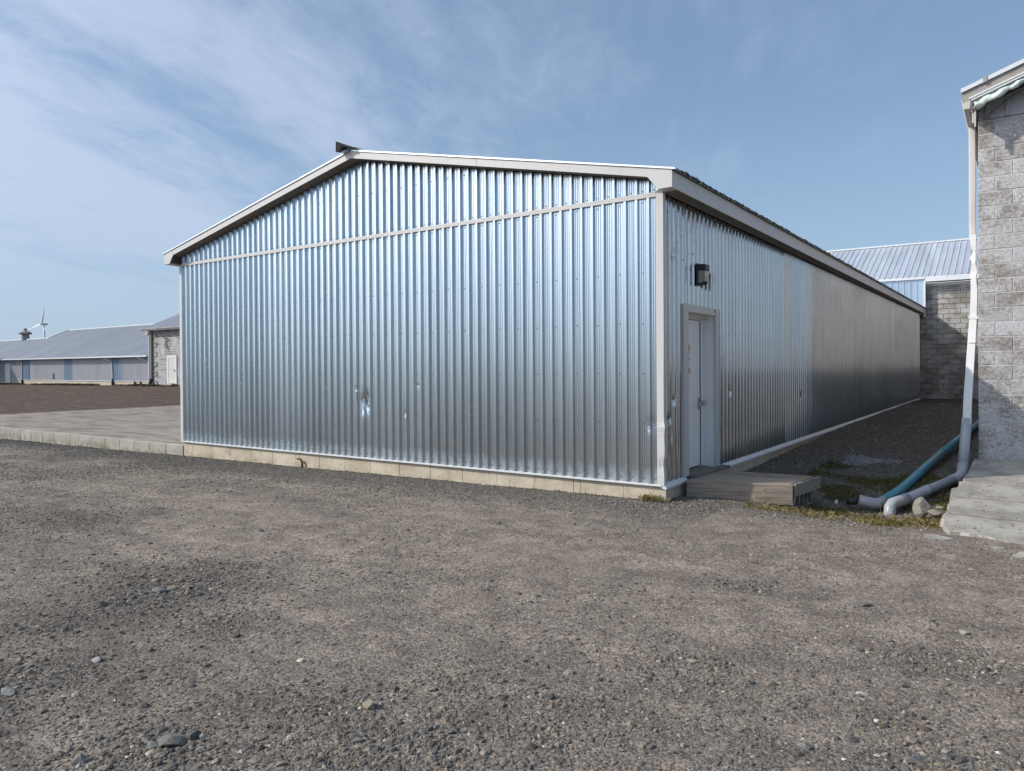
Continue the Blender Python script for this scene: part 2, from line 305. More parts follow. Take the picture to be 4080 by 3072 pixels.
def groundmat():
    mt, t = newmat('gravel_ground')
    a = t.add('ShaderNodeAttribute', attribute_name='Patch')
    sp = t.add('ShaderNodeSeparateColor', {0: a.outputs['Color']})   # r loose gravel, g damp dark soil, b dust
    ua = t.vmath('DOT_PRODUCT', t.pos, (0.995, 0.10, 0)); va = t.vmath('DOT_PRODUCT', t.pos, (-0.10, 0.995, 0))
    bend = t.math('MULTIPLY', t.noise(t.pos, 0.13, 2), 4.5)
    tv = t.add('ShaderNodeCombineXYZ', {0: t.math('MULTIPLY', ua, 0.13), 1: t.math('ADD', va, bend), 2: 0.0}).outputs[0]
    trk = t.noise(tv, 1.5, 6, 0.62, 0.3)
    trf = t.noise(tv, 5.5, 4, 0.6, 0.2)
    track = t.math('ADD', t.math('MULTIPLY', t.math('SUBTRACT', trk, 0.5), 2.0), t.math('MULTIPLY', t.math('SUBTRACT', trf, 0.5), 0.9))
    n1 = t.noise(scaled(t, 0.55, 1.0, 1), 0.55, 8, 0.6, 0.8)
    n2 = t.noise(t.pos, 3.2, 8, 0.65)
    n3 = t.noise(t.pos, 14, 6, 0.7)
    dust = t.mix(t.ramp(n2, 0.35, 0.65), (0.155, 0.134, 0.115, 1), (0.246, 0.215, 0.183, 1))
    grav = t.mix(t.ramp(n3, 0.35, 0.65), (0.070, 0.066, 0.062, 1), (0.130, 0.121, 0.111, 1))
    soil = t.mix(t.ramp(t.math('ADD', t.math('MULTIPLY', n2, 0.5), t.math('MULTIPLY', trf, 0.5)), 0.40, 0.60), (0.045, 0.031, 0.024, 1), (0.120, 0.089, 0.069, 1))
    k = t.math('ADD', sp.outputs[0], t.math('MULTIPLY', t.math('SUBTRACT', t.math('ADD', t.math('MULTIPLY', n1, 0.65), t.math('MULTIPLY', n2, 0.35)), 0.5), 1.9), clamp=True)
    k = t.math('SUBTRACT', t.math('ADD', k, t.math('MULTIPLY', track, 0.9)), t.math('MULTIPLY', sp.outputs[2], 0.35), clamp=True)
    c = t.mix(k, dust, grav)
    c = t.mix(sp.outputs[1], c, soil)
    c = t.mix(1.0, c, t.ramp(t.math('ADD', t.math('MULTIPLY', track, 0.5), 0.5), 0.0, 1.0, (1.30, 1.28, 1.25, 1), (0.74, 0.735, 0.74, 1), 'LINEAR'), 'MULTIPLY')
    # single pebbles
    vo = t.add('ShaderNodeTexVoronoi', {'Vector': t.pos, 'Scale': 110.0, 'Randomness': 1.0})
    vb = t.add('ShaderNodeTexVoronoi', {'Vector': t.pos, 'Scale': 52.0, 'Randomness': 1.0})
    cell = t.add('ShaderNodeSeparateColor', {0: vo.outputs['Color']}).outputs[0]
    cellb = t.add('ShaderNodeSeparateColor', {0: vb.outputs['Color']}).outputs[1]
    amp = t.mix(t.math('MULTIPLY_ADD', k, 0.5, 0.5), (1, 1, 1, 1), t.ramp(cell, 0, 1, (0.45, 0.45, 0.46, 1), (1.65, 1.62, 1.58, 1), 'LINEAR'))
    c = t.mix(1.0, c, amp, 'MULTIPLY')
    c = t.mix(0.8, c, t.mix(1.0, c, t.ramp(cellb, 0, 1, (0.62, 0.62, 0.63, 1), (1.40, 1.38, 1.36, 1), 'LINEAR'), 'MULTIPLY'))
    setin(t, 'Base Color', c); setin(t, 'Roughness', 1.0); matte(t)
    h = t.math('ADD', t.math('MULTIPLY', t.math('SUBTRACT', 1.0, vo.outputs['Distance']), 0.5), t.math('MULTIPLY', t.math('SUBTRACT', 1.0, vb.outputs['Distance']), 1.0))
    h = t.math('ADD', h, t.math('MULTIPLY', n3, 1.4))
    bump(t, h, 0.5, 0.010)
    return mt
M['ground'] = groundmat()

def glassmat():
    mt, t = newmat('lamp_lens')
    n = t.noise(scaled(t, 1, 1, 1), 25, 4)
    setin(t, 'Base Color', t.mix(t.ramp(n, 0.4, 0.7), (0.30, 0.27, 0.20, 1), (0.42, 0.40, 0.34, 1)))
    setin(t, 'Roughness', 0.18); setin(t, 'Coat Weight', 0.6)
    return mt
M['lens'] = glassmat()

# ------------------------------------------------------------------ mesh helpers
class MB:
    def __init__(s): s.v = []; s.f = []; s.mi = []; s.mats = []
    def _m(s, m):
        if m is None: return 0
        if m not in s.mats: s.mats.append(m)
        return s.mats.index(m)
    def poly(s, pts, m=None):
        b = len(s.v); s.v += [tuple(p) for p in pts]; s.f.append(tuple(range(b, b+len(pts)))); s.mi.append(s._m(m))
    def hexa(s, p, m=None):   # p: 4 bottom, 4 top (ccw from above)
        b = len(s.v); s.v += [tuple(q) for q in p]
        for f in ((3, 2, 1, 0), (4, 5, 6, 7), (0, 1, 5, 4), (1, 2, 6, 5), (2, 3, 7, 6), (3, 0, 4, 7)):
            s.f.append(tuple(b+i for i in f)); s.mi.append(s._m(m))
        return s
    def box(s, x0, x1, y0, y1, z0, z1, m=None):
        return s.hexa([(x0, y0, z0), (x1, y0, z0), (x1, y1, z0), (x0, y1, z0), (x0, y0, z1), (x1, y0, z1), (x1, y1, z1), (x0, y1, z1)], m)
    def prism(s, poly, vec, m=None):   # extrude a polygon by vec
        b = len(s.v); n = len(poly); v = Vector(vec)
        s.v += [tuple(p) for p in poly] + [tuple(Vector(p)+v) for p in poly]
        s.f.append(tuple(b+i for i in reversed(range(n)))); s.f.append(tuple(b+n+i for i in range(n))); s.mi += [s._m(m)]*2
        for i in range(n):
            j = (i+1) % n; s.f.append((b+i, b+j, b+n+j, b+n+i)); s.mi.append(s._m(m))
        return s
    def rings(s, rings, m=None, caps=True):
        b = len(s.v); n = len(rings[0])
        for r in rings: s.v += [tuple(p) for p in r]
        for k in range(len(rings)-1):
            for i in range(n):
                j = (i+1) % n
                s.f.append((b+k*n+i, b+k*n+j, b+(k+1)*n+j, b+(k+1)*n+i)); s.mi.append(s._m(m))
        if caps:
            s.f.append(tuple(b+i for i in reversed(range(n)))); s.f.append(tuple(b+(len(rings)-1)*n+i for i in range(n))); s.mi += [s._m(m)]*2
        return s
    def tube(s, pts, r, n=12, m=None, rect=None, caps=True):
        pts = [Vector(p) for p in pts]; R = []; prev = None
        for i, p in enumerate(pts):
            a = pts[max(i-1, 0)]; c = pts[min(i+1, len(pts)-1)]; d = (c-a).normalized()
            if prev is None:
                ref = Vector((0, 0, 1)) if abs(d.z) < 0.9 else Vector((1, 0, 0))
                u = (ref-d*ref.dot(d)).normalized()
            else: u = (prev-d*prev.dot(d)).normalized()
            prev = u; v = d.cross(u); rr = r[i] if isinstance(r, (list, tuple)) else r
            if rect:
                wu, wv = rect[i] if isinstance(rect, list) else rect
                R.append([p+u*wu+v*wv, p-u*wu+v*wv, p-u*wu-v*wv, p+u*wu-v*wv])
            else: R.append([p+(u*math.cos(2*math.pi*k/n)+v*math.sin(2*math.pi*k/n))*rr for k in range(n)])
        return s.rings(R, m, caps)
    def mesh(s, name, mat=None):
        me = bpy.data.meshes.new(name); me.from_pydata(s.v, [], s.f); me.update()
        ms = s.mats or ([mat] if mat else [])
        for x in ms: me.materials.append(x)
        if s.mats: me.polygons.foreach_set('material_index', s.mi)
        return me
def link(name, me, parent=None, loc=(0, 0, 0), rz=0.0):
    o = bpy.data.objects.new(name, me); COL.objects.link(o); o.location = loc; o.rotation_euler = (0, 0, rz)
    if parent is not None: o.parent = parent
    return o
def part(name, mb, mat, parent=None, smooth=False, bev=0.0):
    """mesh in world coordinates, linked under its thing"""
    off = WP.get(parent.name, Vector((0, 0, 0))) if parent is not None else None
    if off is not None: mb.v = [tuple(Vector(p)-off) for p in mb.v]
    me = mb.mesh(name, mat)
    if smooth: me.polygons.foreach_set('use_smooth', [True]*len(me.polygons))
    o = link(name, me, parent)
    if bev:
        md = o.modifiers.new('bevel', 'BEVEL'); md.width = bev; md.segments = 1; md.limit_method = 'ANGLE'
    return o
WP = {}
def thing(name, label, cat, loc=(0, 0, 0), group=None):
    o = bpy.data.objects.new(name, None); COL.objects.link(o); o.location = loc; o.empty_display_size = 0.2
    o['label'] = label; o['category'] = cat
    if group: o['group'] = group
    WP[o.name] = Vector(loc)
    return o
def tag(o, label=None, cat=None, kind=None, group=None):
    if label: o['label'] = label
    if cat: o['category'] = cat
    if kind: o['kind'] = kind
    if group: o['group'] = group
    return o
def sub(o, parent):   # register a mesh part as parent for sub-parts (same origin as its thing)
    WP[o.name] = WP.get(parent.name, Vector((0, 0, 0))); return o

# ------------------------------------------------------------------ terrain
_tab = rng.random((256, 256))
def vnoise(x, y):
    xi = np.floor(x).astype(int); yi = np.floor(y).astype(int); fx = x-xi; fy = y-yi
    fx = fx*fx*(3-2*fx); fy = fy*fy*(3-2*fy)
    g = lambda a, b: _tab[a & 255, b & 255]
    return (g(xi, yi)*(1-fx)+g(xi+1, yi)*fx)*(1-fy)+(g(xi, yi+1)*(1-fx)+g(xi+1, yi+1)*fx)*fy
def fbm(x, y, o=4):
    s = 0; a = 0.5; t = 0
    for i in range(o): s = s+a*vnoise(x*2**i+17.3*i, y*2**i+5.1*i); t += a; a *= 0.5
    return s/t
def sst(x, a, b):
    t = np.clip((x-a)/(b-a), 0, 1); return t*t*(3-2*t)
def zramp(y): return 0.27-0.064*(3.9-y)
def H(x, y):
    x = np.asarray(x, float); y = np.asarray(y, float)
    front = 0.0109*np.clip(x, -25, 0)*sst(y, -7, -2)
    side = np.interp(y, [0, 3, 11, 30], [0, -0.02, 0.15, 0.16])
    side = side-0.22*np.exp(-((x-2.1)/1.1)**2-((y-1.6)/1.4)**2)
    bx = np.interp(x, [-84, -54], [0.10, 0.22])
    back = 0.045+(bx-0.045)*sst(y, 8, 24)
    fb = sst(y, 0.05, 0.35) if True else 0
    fb = np.where(x < -25.4, sst(y, -3, 2), fb)
    zb = np.where(x < -10.0, front*(1-fb)+back*fb, 0)
    zb = np.where(x >= -10.0, np.where(x > -0.05, front+np.where(y > -1.5, side*sst(y, -1.5, 0.3), 0), front), zb)
    amp = 0.010*np.clip(np.hypot(x-3, y+8)/4, 0.4, 2.0)*sst(np.abs(y+0.0), 0.0, 1.2)
    n = (fbm(x*0.8, y*0.8, 3)-0.5)*2*amp+(fbm(x*5, y*5, 2)-0.5)*0.012
    for cx, cy, r, d in POT: n = n-d*np.exp(-((x-cx)**2+(y-cy)**2)/(r*r))
    n = n*sst(np.abs(y), 0.0, 0.5)
    n = n-0.022*np.exp(-(y/0.55)**2)*((x < 0.3) & (x > -26))
    n = np.where((y > 0.05) & (x < -10) & (x > -25.4), 0, n)
    return zb+n
def groundpt(px, py, z=0.0):
    d = Fw+Rt*((px-PX0)/F_PX)-Up*((py-PY0)/F_PX); t = (z-CAM.z)/d.z; p = CAM+d*t; return p.x, p.y
# pot holes and loose stone clusters where the yard has them
POT = [(*groundpt(760, 2350), 0.45, 0.035), (*groundpt(1000, 2200), 0.3, 0.02), (*groundpt(350, 2030), 0.9, 0.03), (*groundpt(3720, 2680), 0.3, 0.03)]
CLUST = [(*groundpt(720, 2330), 0.75, 1.0), (*groundpt(480, 2400), 0.5, 0.7), (*groundpt(950, 2250), 0.5, 0.6), (*groundpt(60, 2720), 0.5, 0.8), (*groundpt(620, 2980), 0.28, 1.0), (*groundpt(900, 2480), 0.4, 0.6),
         (*groundpt(3000, 2340), 0.22, 0.8), (*groundpt(2900, 2325), 0.16, 0.6), (*groundpt(3600, 2620), 0.2, 0.9), (*groundpt(3870, 2650), 0.35, 0.8),
         (*groundpt(2820, 2680), 0.25, 0.7), (*groundpt(2750, 2630), 0.2, 0.6), (*groundpt(3480, 2860), 0.2, 0.7), (*groundpt(3700, 3030), 0.35, 0.8), (*groundpt(2200, 2900), 0.3, 0.5),
         (*groundpt(1300, 2800), 0.4, 0.5), (*groundpt(350, 2050), 0.9, 0.5), (*groundpt(1650, 3000), 0.4, 0.5), (*groundpt(200, 2500), 0.5, 0.5)]
def patches(x, y):
    g = np.zeros_like(x)
    for cx, cy, r, s_ in CLUST: g = np.maximum(g, s_*np.exp(-((x-cx)**2+(y-cy)**2)/(r*r)))
    g = np.maximum(g, 0.62*np.exp(-np.clip(np.hypot(x-CAM.x, y-CAM.y)-2.5, 0, 99)/2.0))
    wall = np.exp(-np.clip(-y-0.25, 0, 9)/0.85)*((y < 0.2) & (x < 0.8) & (x > -30))
    right = ((x > 0) & (x < 3.2))*sst(y, -0.8, 0.6)
    g = np.maximum(np.maximum(g, wall*1.25), right*0.85)
    back = sst(y, 6, 12)*(x < -10); back = np.where(x < -25.4, np.maximum(back, sst(y, -1, 3)), back)
    soil = np.maximum(back*0.9, right*sst(y, 1.0, 6)*0.15)
    soil = np.maximum(soil, (y > 20)*0.8)
    return g, soil
xs_ = np.concatenate([[-4000, -1500, -600, -300, -200], np.arange(-140, -40, 4), np.arange(-40, -26, 0.7), [-25.45, -25.35], np.arange(-25, -12, 0.22), np.arange(-12, 8, 0.085), np.arange(8, 14, 0.5), [16, 20, 30, 60, 150, 500, 1500, 4000]])
ys_ = np.concatenate([[-4000, -1000, -300, -100, -40, -20, -14], np.arange(-11, -9, 0.4), np.arange(-9, 5, 0.075), np.arange(5, 12, 0.25), np.arange(12, 32, 0.8), [34, 38, 45, 60, 100, 200, 500, 1500, 4000]])
ys_ = np.unique(np.round(np.concatenate([ys_, [0.04, 0.36]]), 4))
X, Y = np.meshgrid(xs_, ys_); Z = H(X, Y)
far = np.hypot(X, Y) > 180; Z = np.where(far, 0.1, Z)
nx, ny = len(xs_), len(ys_)
idx = np.arange(nx*ny).reshape(ny, nx)
quads = np.stack([idx[:-1, :-1], idx[:-1, 1:], idx[1:, 1:], idx[1:, :-1]], -1).reshape(-1, 4)
def npmesh(name, verts, faces, k, mat, col=None, cname='Col', smooth=False):
    me = bpy.data.meshes.new(name); nf = len(faces)
    me.vertices.add(len(verts)); me.vertices.foreach_set('co', np.ascontiguousarray(verts, np.float32).ravel())
    me.loops.add(nf*k); me.loops.foreach_set('vertex_index', np.ascontiguousarray(faces, np.int32).ravel())
    me.polygons.add(nf); me.polygons.foreach_set('loop_start', np.arange(0, nf*k, k, dtype=np.int32)); me.polygons.foreach_set('loop_total', np.full(nf, k, np.int32))
    me.polygons.foreach_set('use_smooth', np.full(nf, smooth, bool))
    me.update(calc_edges=True)
    if col is not None:
        a = me.color_attributes.new(cname, 'FLOAT_COLOR', 'POINT'); c4 = np.ones((len(verts), 4), np.float32); c4[:, :3] = col
        a.data.foreach_set('color', c4.ravel())
    me.materials.append(mat); return me
g_, s_ = patches(X, Y); lx_, ly_ = groundpt(2500, 2250)
me = npmesh('ground', np.stack([X, Y, Z], -1).reshape(-1, 3), quads, 4, M['ground'], np.stack([g_*0.9, s_, np.exp(-((X-lx_)/3.5)**2-((Y-ly_)/2.2)**2)], -1).reshape(-1, 3), 'Patch', True)
tag(link('ground', me), kind='structure')

# ------------------------------------------------------------------ galvanised building
BX0, BX1, BY1 = -10.11, 0.0, 26.25
APX = -5.055; OF, OS = 0.22, 0.23                      # front and side overhang
FT = lambda x: 4.965-0.2105*abs(x-APX)                 # top of rake fascia
FH = 0.205
FR = 0.108                                             # depth of the rake fascia
gb = thing('galvanised_building', 'long low windowless building clad in ribbed galvanised steel, low gable end towards the yard', 'building', (0, 0, 0))
def profile(L, pitch, phase=0.0, h=0.036, top=0.030, sl=0.006, beads=True, jit=0.0004, r=None):
    """(u, d) points of a ribbed sheet over length L, d measured outwards"""
    pts = [(0.0, 0.0)]; k = 0
    n = int(math.ceil(L/pitch))+1
    for i in range(n):
        c = phase+i*pitch; j = lambda: random.uniform(-jit, jit)
        seg = [(c-top/2-sl, j()), (c-top/2, h+j()), (c+top/2, h+j()), (c+top/2+sl, j())]
        if beads:
            fl = pitch-top-2*sl; s0 = c+top/2+sl
            for q in (0.28, 0.52, 0.76): seg += [(s0+fl*q-0.006, j()), (s0+fl*q, 0.0022+j()), (s0+fl*q+0.006, j())]
        pts += [p for p in seg if 0.0005 < p[0] < L-0.0005]
    pts.append((L, 0.0)); return pts
DENTS = []   # (u, z, radius, depth)
def ribbed(u0, u1, zlo, zhi, place, pitch=0.1524, dents=(), rows=None, **kw):
    mb = MB(); pr = profile(u1-u0, pitch, 0.0762-0.03, **kw)
    zl = zlo if callable(zlo) else (lambda u: zlo); zh = zhi if callable(zhi) else (lambda u: zhi)
    ts = rows or [0.0, 0.5, 1.0]
    if dents: ts = sorted(set([0, 1]+[i/90 for i in range(91)]))
    cols = []
    if dents:   # refine across
        pr2 = []
        for a, b in zip(pr[:-1], pr[1:]):
            k = max(1, int((b[0]-a[0])/0.012))
            pr2 += [(a[0]+(b[0]-a[0])*q/k, a[1]+(b[1]-a[1])*q/k) for q in range(k)]
        pr = pr2+[pr[-1]]
    b = 0
    for (u, d) in pr:
        U_ = u0+u
        for t_ in ts:
            z = zl(U_)+(zh(U_)-zl(U_))*t_; dd = d
            for (du, dz, dr, dep) in dents:
                q = math.hypot(U_-du, (z-dz)*0.7)/dr
                if q < 1.6:
                    w_ = math.exp(-(q*1.6)**2)
                    dd -= dep*w_*(1+0.45*math.sin(U_*70+z*30))
                    z += 0.0
            mb.v.append(place(U_, dd, z))
    R_ = len(ts)
    for i in range(len(pr)-1):
        for k in range(R_-1):
            a = i*R_+k; mb.f.append((a, a+R_, a+R_+1, a+1)); mb.mi.append(0)
    return mb
frontP = lambda u, d, z: (u, -0.001-d, z)
sideP = lambda u, d, z: (0.001+d, u, z)
SH = 0.9144
xs0 = [BX0+i*SH for i in range(12)]; xs0[-1] = min(xs0[-1], BX1)
edges = xs0[:-1]+[BX1] if xs0[-1] < BX1-0.3 else xs0[:-1]+[BX1]
FD = [(-5.0, 1.04, 0.14, 0.028), (-5.17, 1.27, 0.030, 0.008), (-3.9, 1.32, 0.030, 0.007), (-4.13, 0.90, 0.035, 0.009), (-0.15, 0.88, 0.08, 0.006), (-5.75, 0.62, 0.03, 0.006)]
for i in range(len(edges)-1):
    a, b = edges[i], edges[i+1]
    ds = [d for d in FD if a-0.1 < d[0] < b+0.1]
    part('wall_sheet', ribbed(a, b, 0.185, 3.615, frontP, dents=ds), M['galv'], gb)
    part('wall_sheet', ribbed(a, b, 3.655, lambda u: FT(u)-FR-0.004, frontP), M['galv'], gb)
# side sheets, a door opening between y 0.70 and 1.80
SD = [(0.18, 0.95, 0.06, 0.02), (0.33, 1.17, 0.05, 0.02), (0.34, 2.95, 0.07, 0.02), (2.42, 2.02, 0.04, 0.015), (2.44, 1.22, 0.05, 0.02), (6.6, 1.0, 0.07, 0.02), (0.24, 0.75, 0.08, 0.02), (2.05, 2.1, 0.05, 0.01)]
ye = [0.0, 0.64]
def side_sheet(a, b, z0, z1):
    ds = [d for d in SD if a-0.05 < d[0] < b+0.05]
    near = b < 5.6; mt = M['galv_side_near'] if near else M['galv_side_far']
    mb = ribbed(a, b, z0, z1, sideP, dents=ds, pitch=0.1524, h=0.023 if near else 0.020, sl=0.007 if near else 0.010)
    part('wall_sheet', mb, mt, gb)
side_sheet(0.0, 0.66, 0.17, 3.64); side_sheet(0.66, 1.82, 2.37, 3.64)
yy = 1.82; first = True
while yy < BY1-0.05:
    b = min(yy+SH, BY1); 
    if BY1-b < 0.3: b = BY1
    side_sheet(yy, b, 0.17, 3.64); yy = b
part('wall_sheet', MB().box(BX0-0.001, BX0+0.02, 0.05, BY1, 0.18, 3.62), M['galv'], gb)
part('wall_sheet', MB().prism([(BX0, BY1-0.02, 0.18), (BX1, BY1-0.02, 0.18), (BX1, BY1-0.02, 3.62), (APX, BY1-0.02, 4.6), (BX0, BY1-0.02, 3.62)], (0, 0.01, 0)), M['galv'], gb)
# screws
def screws():
    mb = MB()
    def sc(p, n, r=0.0075):
        p = Vector(p); n = Vector(n); u = n.cross(Vector((0, 0, 1))); v = n.cross(u)
        ring = [p+(u*math.cos(k*math.pi/3)+v*math.sin(k*math.pi/3))*r for k in range(6)]
        ring2 = [q+n*0.006 for q in ring]
        mb.rings([ring, ring2])
    k = 0
    x = BX0+0.115
    i = 0
    while x < BX1-0.05:
        sc((x, -0.001, 0.235+0.0), (0, -1, 0))
        if i % 2 == 0:
            for z in (0.893, 1.50, 2.11, 2.715, 3.57): sc((x, -0.001, z+random.uniform(-.006, .006)), (0, -1, 0))
            if FT(x)-FR > 4.35: sc((x, -0.001, 4.318), (0, -1, 0))
        sc((x, -0.001, 3.70), (0, -1, 0))
        x += 0.1524; i += 1
    y = 1.865
    while y < BY1:
        for z in (0.235, 0.88, 1.497, 2.112, 2.727, 3.5): sc((0.0015, y, z), (1, 0, 0), 0.0095)
        y += 0.3048
    for y in (0.2, 0.5):
        for z in (0.235, 0.88, 1.497, 2.112, 2.727): sc((0.0015, y, z), (1, 0, 0), 0.0095)
    for q in range(8): sc((0.0015, 0.72+q*0.1524, 2.43), (1, 0, 0), 0.0095)
    return mb
tag(part('screws', screws(), M['screw'], gb), kind='stuff')
# foundation
fj = [BX0, -9.80, -9.20, -8.57, -7.957, -7.341, -6.725, -6.121, -5.517, -4.909, -4.29, -3.67, -3.065, -2.45, -1.837, -1.23, -1.13, -0.516, 0.042]
for a, b in zip(fj[:-1], fj[1:]):
    e = 0.0025; part('foundation_panel', MB().box(a+e, b-e, 0.004+random.uniform(0, .004), 0.06, -0.55, 0.162), M['foundation'], gb, bev=0.002)
y = 0.07
while y < BY1:
    b = min(y+0.61, BY1); part('foundation_panel', MB().box(-0.02, 0.042+random.uniform(-.004, 0), y+0.005, b-0.005, -0.55, 0.158), M['foundation'], gb, bev=0.004); y = b
part('foundation_core', MB().box(BX0+0.01, 0.03, 0.015, BY1, -0.6, 0.15), M['foundation'], gb)
part('foundation_panel', MB().box(BX0-0.0, BX0+0.05, 0.07, BY1, -0.5, 0.16), M['foundation'], gb)
# trims
def dented_trim(x0, x1, y0, y1, z0, z1, dents):
    mb = MB(); R = []; n = 60
    for i in range(n+1):
        z = z0+(z1-z0)*i/n; dx = dy = 0
        for (dz, r, ax, ay) in dents:
            w_ = math.exp(-((z-dz)/r)**2); dx += ax*w_; dy += ay*w_
        R.append([(x0, y0+dy*0.5, z), (x1+dx, y0+dy, z), (x1+dx*0.6, y1, z), (x0, y1, z)])
    mb.rings(R); return mb
part('corner_trim', dented_trim(-0.052, 0.038, -0.040, 0.032, 0.165, 3.68, [(0.86, 0.05, 0.016, -0.012), (0.42, 0.07, -0.018, 0.014), (0.60, 0.12, 0.006, 0.0), (1.3, 0.4, -0.004, 0.0)]), M['trim'], gb)
part('corner_trim', MB().box(BX0-0.027, BX0+0.055, -0.040, 0.06, 0.165, 3.64), M['trim'], gb)
for a, b in ((BX0+0.056, -7.0), (-6.995, -3.3), (-3.295, -0.054)):
    part('band_trim', MB().box(a, b, -0.042, 0.004, 3.610, 3.665), M['trim'], gb)
for a, b in ((BX0+0.02, -8.0), (-7.995, -5.42), (-5.415, -3.05), (-3.045, 0.0)):
    part('base_trim', MB().box(a, b, -0.042, 0.003, 0.156, 0.180), M['trim_white'], gb)
def side_base(a, b): part('base_trim', MB().prism([(0.062, a, 0.125), (0.062, a, 0.150), (0.026, a, 0.192), (0.0, a, 0.192), (0.0, a, 0.14), (0.045, a, 0.125)], (0, b-a, 0)), M['trim_white'], gb)
side_base(-0.035, 0.655)
for a, b in ((1.905, 4.2), (4.21, 7.2), (7.21, 10.2), (10.21, 13.2), (13.21, 16.2), (16.21, 19.2), (19.21, 22.2), (22.21, BY1)): side_base(a, b)
# fascia and soffit
for sgn, segs in ((-1, [(BX0+0.055, -7.6), (-7.595, APX-0.002)]), (1, [(APX+0.002, -2.6), (-2.595, -0.058)])):
    for a, b in segs:
        part('rake_fascia', MB().prism([(a, -OF-0.006, FT(a)-FR), (b, -OF-0.006, FT(b)-FR), (b, -OF-0.006, FT(b)), (a, -OF-0.006, FT(a))], (0, 0.008, 0)), M['trim'], gb)
part('rake_fascia', MB().prism([(-0.078, -OF-0.008, FT(-0.078)-FR), (0.052, -OF-0.008, 3.648), (OS, -OF-0.008, 3.650), (OS, -OF-0.008, FT(OS)), (-0.053, -OF-0.008, FT(-0.053))], (0, 0.010, 0)), M['trim'], gb)
xl = 2*APX
part('rake_fascia', MB().prism([(xl+0.053, -OF-0.008, FT(xl+.053)), (xl-OS, -OF-0.008, FT(xl-OS)), (xl-OS, -OF-0.008, 3.648), (xl-0.052, -OF-0.008, 3.648), (xl+0.078, -OF-0.008, FT(xl+0.078)-FR)], (0, 0.010, 0)), M['trim'], gb)
part('eave_fascia', MB().box(OS-0.008, OS, -OF+0.003, 13.0, 3.645, FT(OS)), M['trim'], gb)
part('eave_fascia', MB().box(OS-0.0085, OS-0.0005, 13.004, BY1+0.1, 3.645, FT(OS)), M['trim'], gb)
part('eave_fascia', MB().box(xl-OS, xl-OS+0.008, -OF+0.003, BY1+0.1, 3.645, FT(OS)), M['trim'], gb)
for a, b in ((BX0-0.03, APX), (APX, 0.03)):
    part('rake_soffit', MB().hexa([(a, -OF+0.003, FT(a)-FR+0.006), (b, -OF+0.003, FT(b)-FR+0.006), (b, -0.002, FT(b)-FR+0.006), (a, -0.002, FT(a)-FR+0.006)]+[(a, -OF+0.003, FT(a)-FR+0.016), (b, -OF+0.003, FT(b)-FR+0.016), (b, -0.002, FT(b)-FR+0.016), (a, -0.002, FT(a)-FR+0.016)]), M['soffit'], gb)
part('soffit_return', MB().box(0.052, OS-0.01, -OF+0.003, -0.036, 3.650, 3.66), M['trim'], gb)
part('soffit_return', MB().box(xl-OS+0.01, xl-0.045, -OF+0.003, -0.031, 3.650, 3.66), M['trim'], gb)
for k in range(5):
    x0 = 0.028+k*0.039
    part('soffit_strip', MB().box(x0, x0+0.034, -0.030, BY1, 3.650+0.004*(k % 2), 3.664), M['soffit'], gb)
part('soffit_backing', MB().box(0.002, OS-0.01, -0.03, BY1, 3.667, 3.672), M['dark'], gb)
part('soffit_strip', MB().box(xl-OS+0.01, xl-0.002, -0.03, BY1, 3.655, 3.665), M['soffit'], gb)
# roof sheets: profile along y, ribs run down the slope
def roof_sheets(side):
    y = -OF-0.02; i = 0
    while y < BY1+0.1:
        L = min(SH, BY1+0.12-y); mb = MB(); pr = profile(L, 0.3048, 0.15, h=0.022, top=0.035, sl=0.02, beads=False)
        for (u, d) in pr:
            for q, x in enumerate((APX+side*0.02, APX+side*(5.055+OS+0.045))):
                z = 4.965-0.2105*abs(x-APX)-0.004+d
                mb.v.append((x, y+u, z))
        for k in range(len(pr)-1):
            a = 2*k; mb.f.append((a, a+2, a+3, a+1) if side < 0 else (a, a+1, a+3, a+2)); mb.mi.append(0)
        # turned-down drip edge
        part('roof_sheet', mb, M['galv_roof'], gb); y += L; i += 1
        if L < SH: break
roof_sheets(1); roof_sheets(-1)
part('drip_edge', MB().box(OS+0.001, OS+0.012, -OF-0.01, BY1+0.1, FT(OS)-0.015, FT(OS)+0.006), M['moss'], gb)
def mossy():
    mb = MB()
    y = -0.2
    while y < BY1:
        h = 0.012+random.random()*0.028; l = 0.04+random.random()*0.12
        z = FT(OS)+0.004
        mb.hexa([(OS-0.02, y, z), (OS+0.05, y, z-0.008), (OS+0.05, y+l, z-0.008), (OS-0.02, y+l, z), (OS-0.01, y+l*.2, z+h), (OS+0.04, y+l*.2, z+h*.8), (OS+0.04, y+l*.7, z+h*.7), (OS-0.01, y+l*.7, z+h)])
        y += l*0.9+random.random()*0.06
    return mb
tag(part('moss_clumps', mossy(), M['moss'], gb), kind='stuff')
for s_ in (1, -1):
    part('rake_cap', MB().prism([(APX+s_*0.02, -OF-0.022, 4.960), (APX+s_*5.33, -OF-0.022, 4.960-0.2105*5.31), (APX+s_*5.33, -OF-0.022, 4.980-0.2105*5.31), (APX+s_*0.02, -OF-0.022, 4.980)], (0, 0.15, 0)), M['galv_roof'], gb)
rc = MB()
for s_ in (1, -1): rc.poly([(APX, -OF-0.05, 5.005), (APX, BY1, 5.005), (APX+s_*0.17, BY1, 4.970), (APX+s_*0.17, -OF-0.05, 4.970)])
part('ridge_cap', rc, M['galv_roof'], gb)
fl = MB()   # torn end of the ridge cap, bent up and outwards
A_ = [(APX-0.17, -0.15, 4.985), (APX, -0.15, 5.03), (APX+0.19, -0.15, 4.99)]
B_ = [(APX-0.20, -0.33, 4.955), (APX-0.06, -0.36, 5.02), (APX+0.14, -0.30, 4.985)]
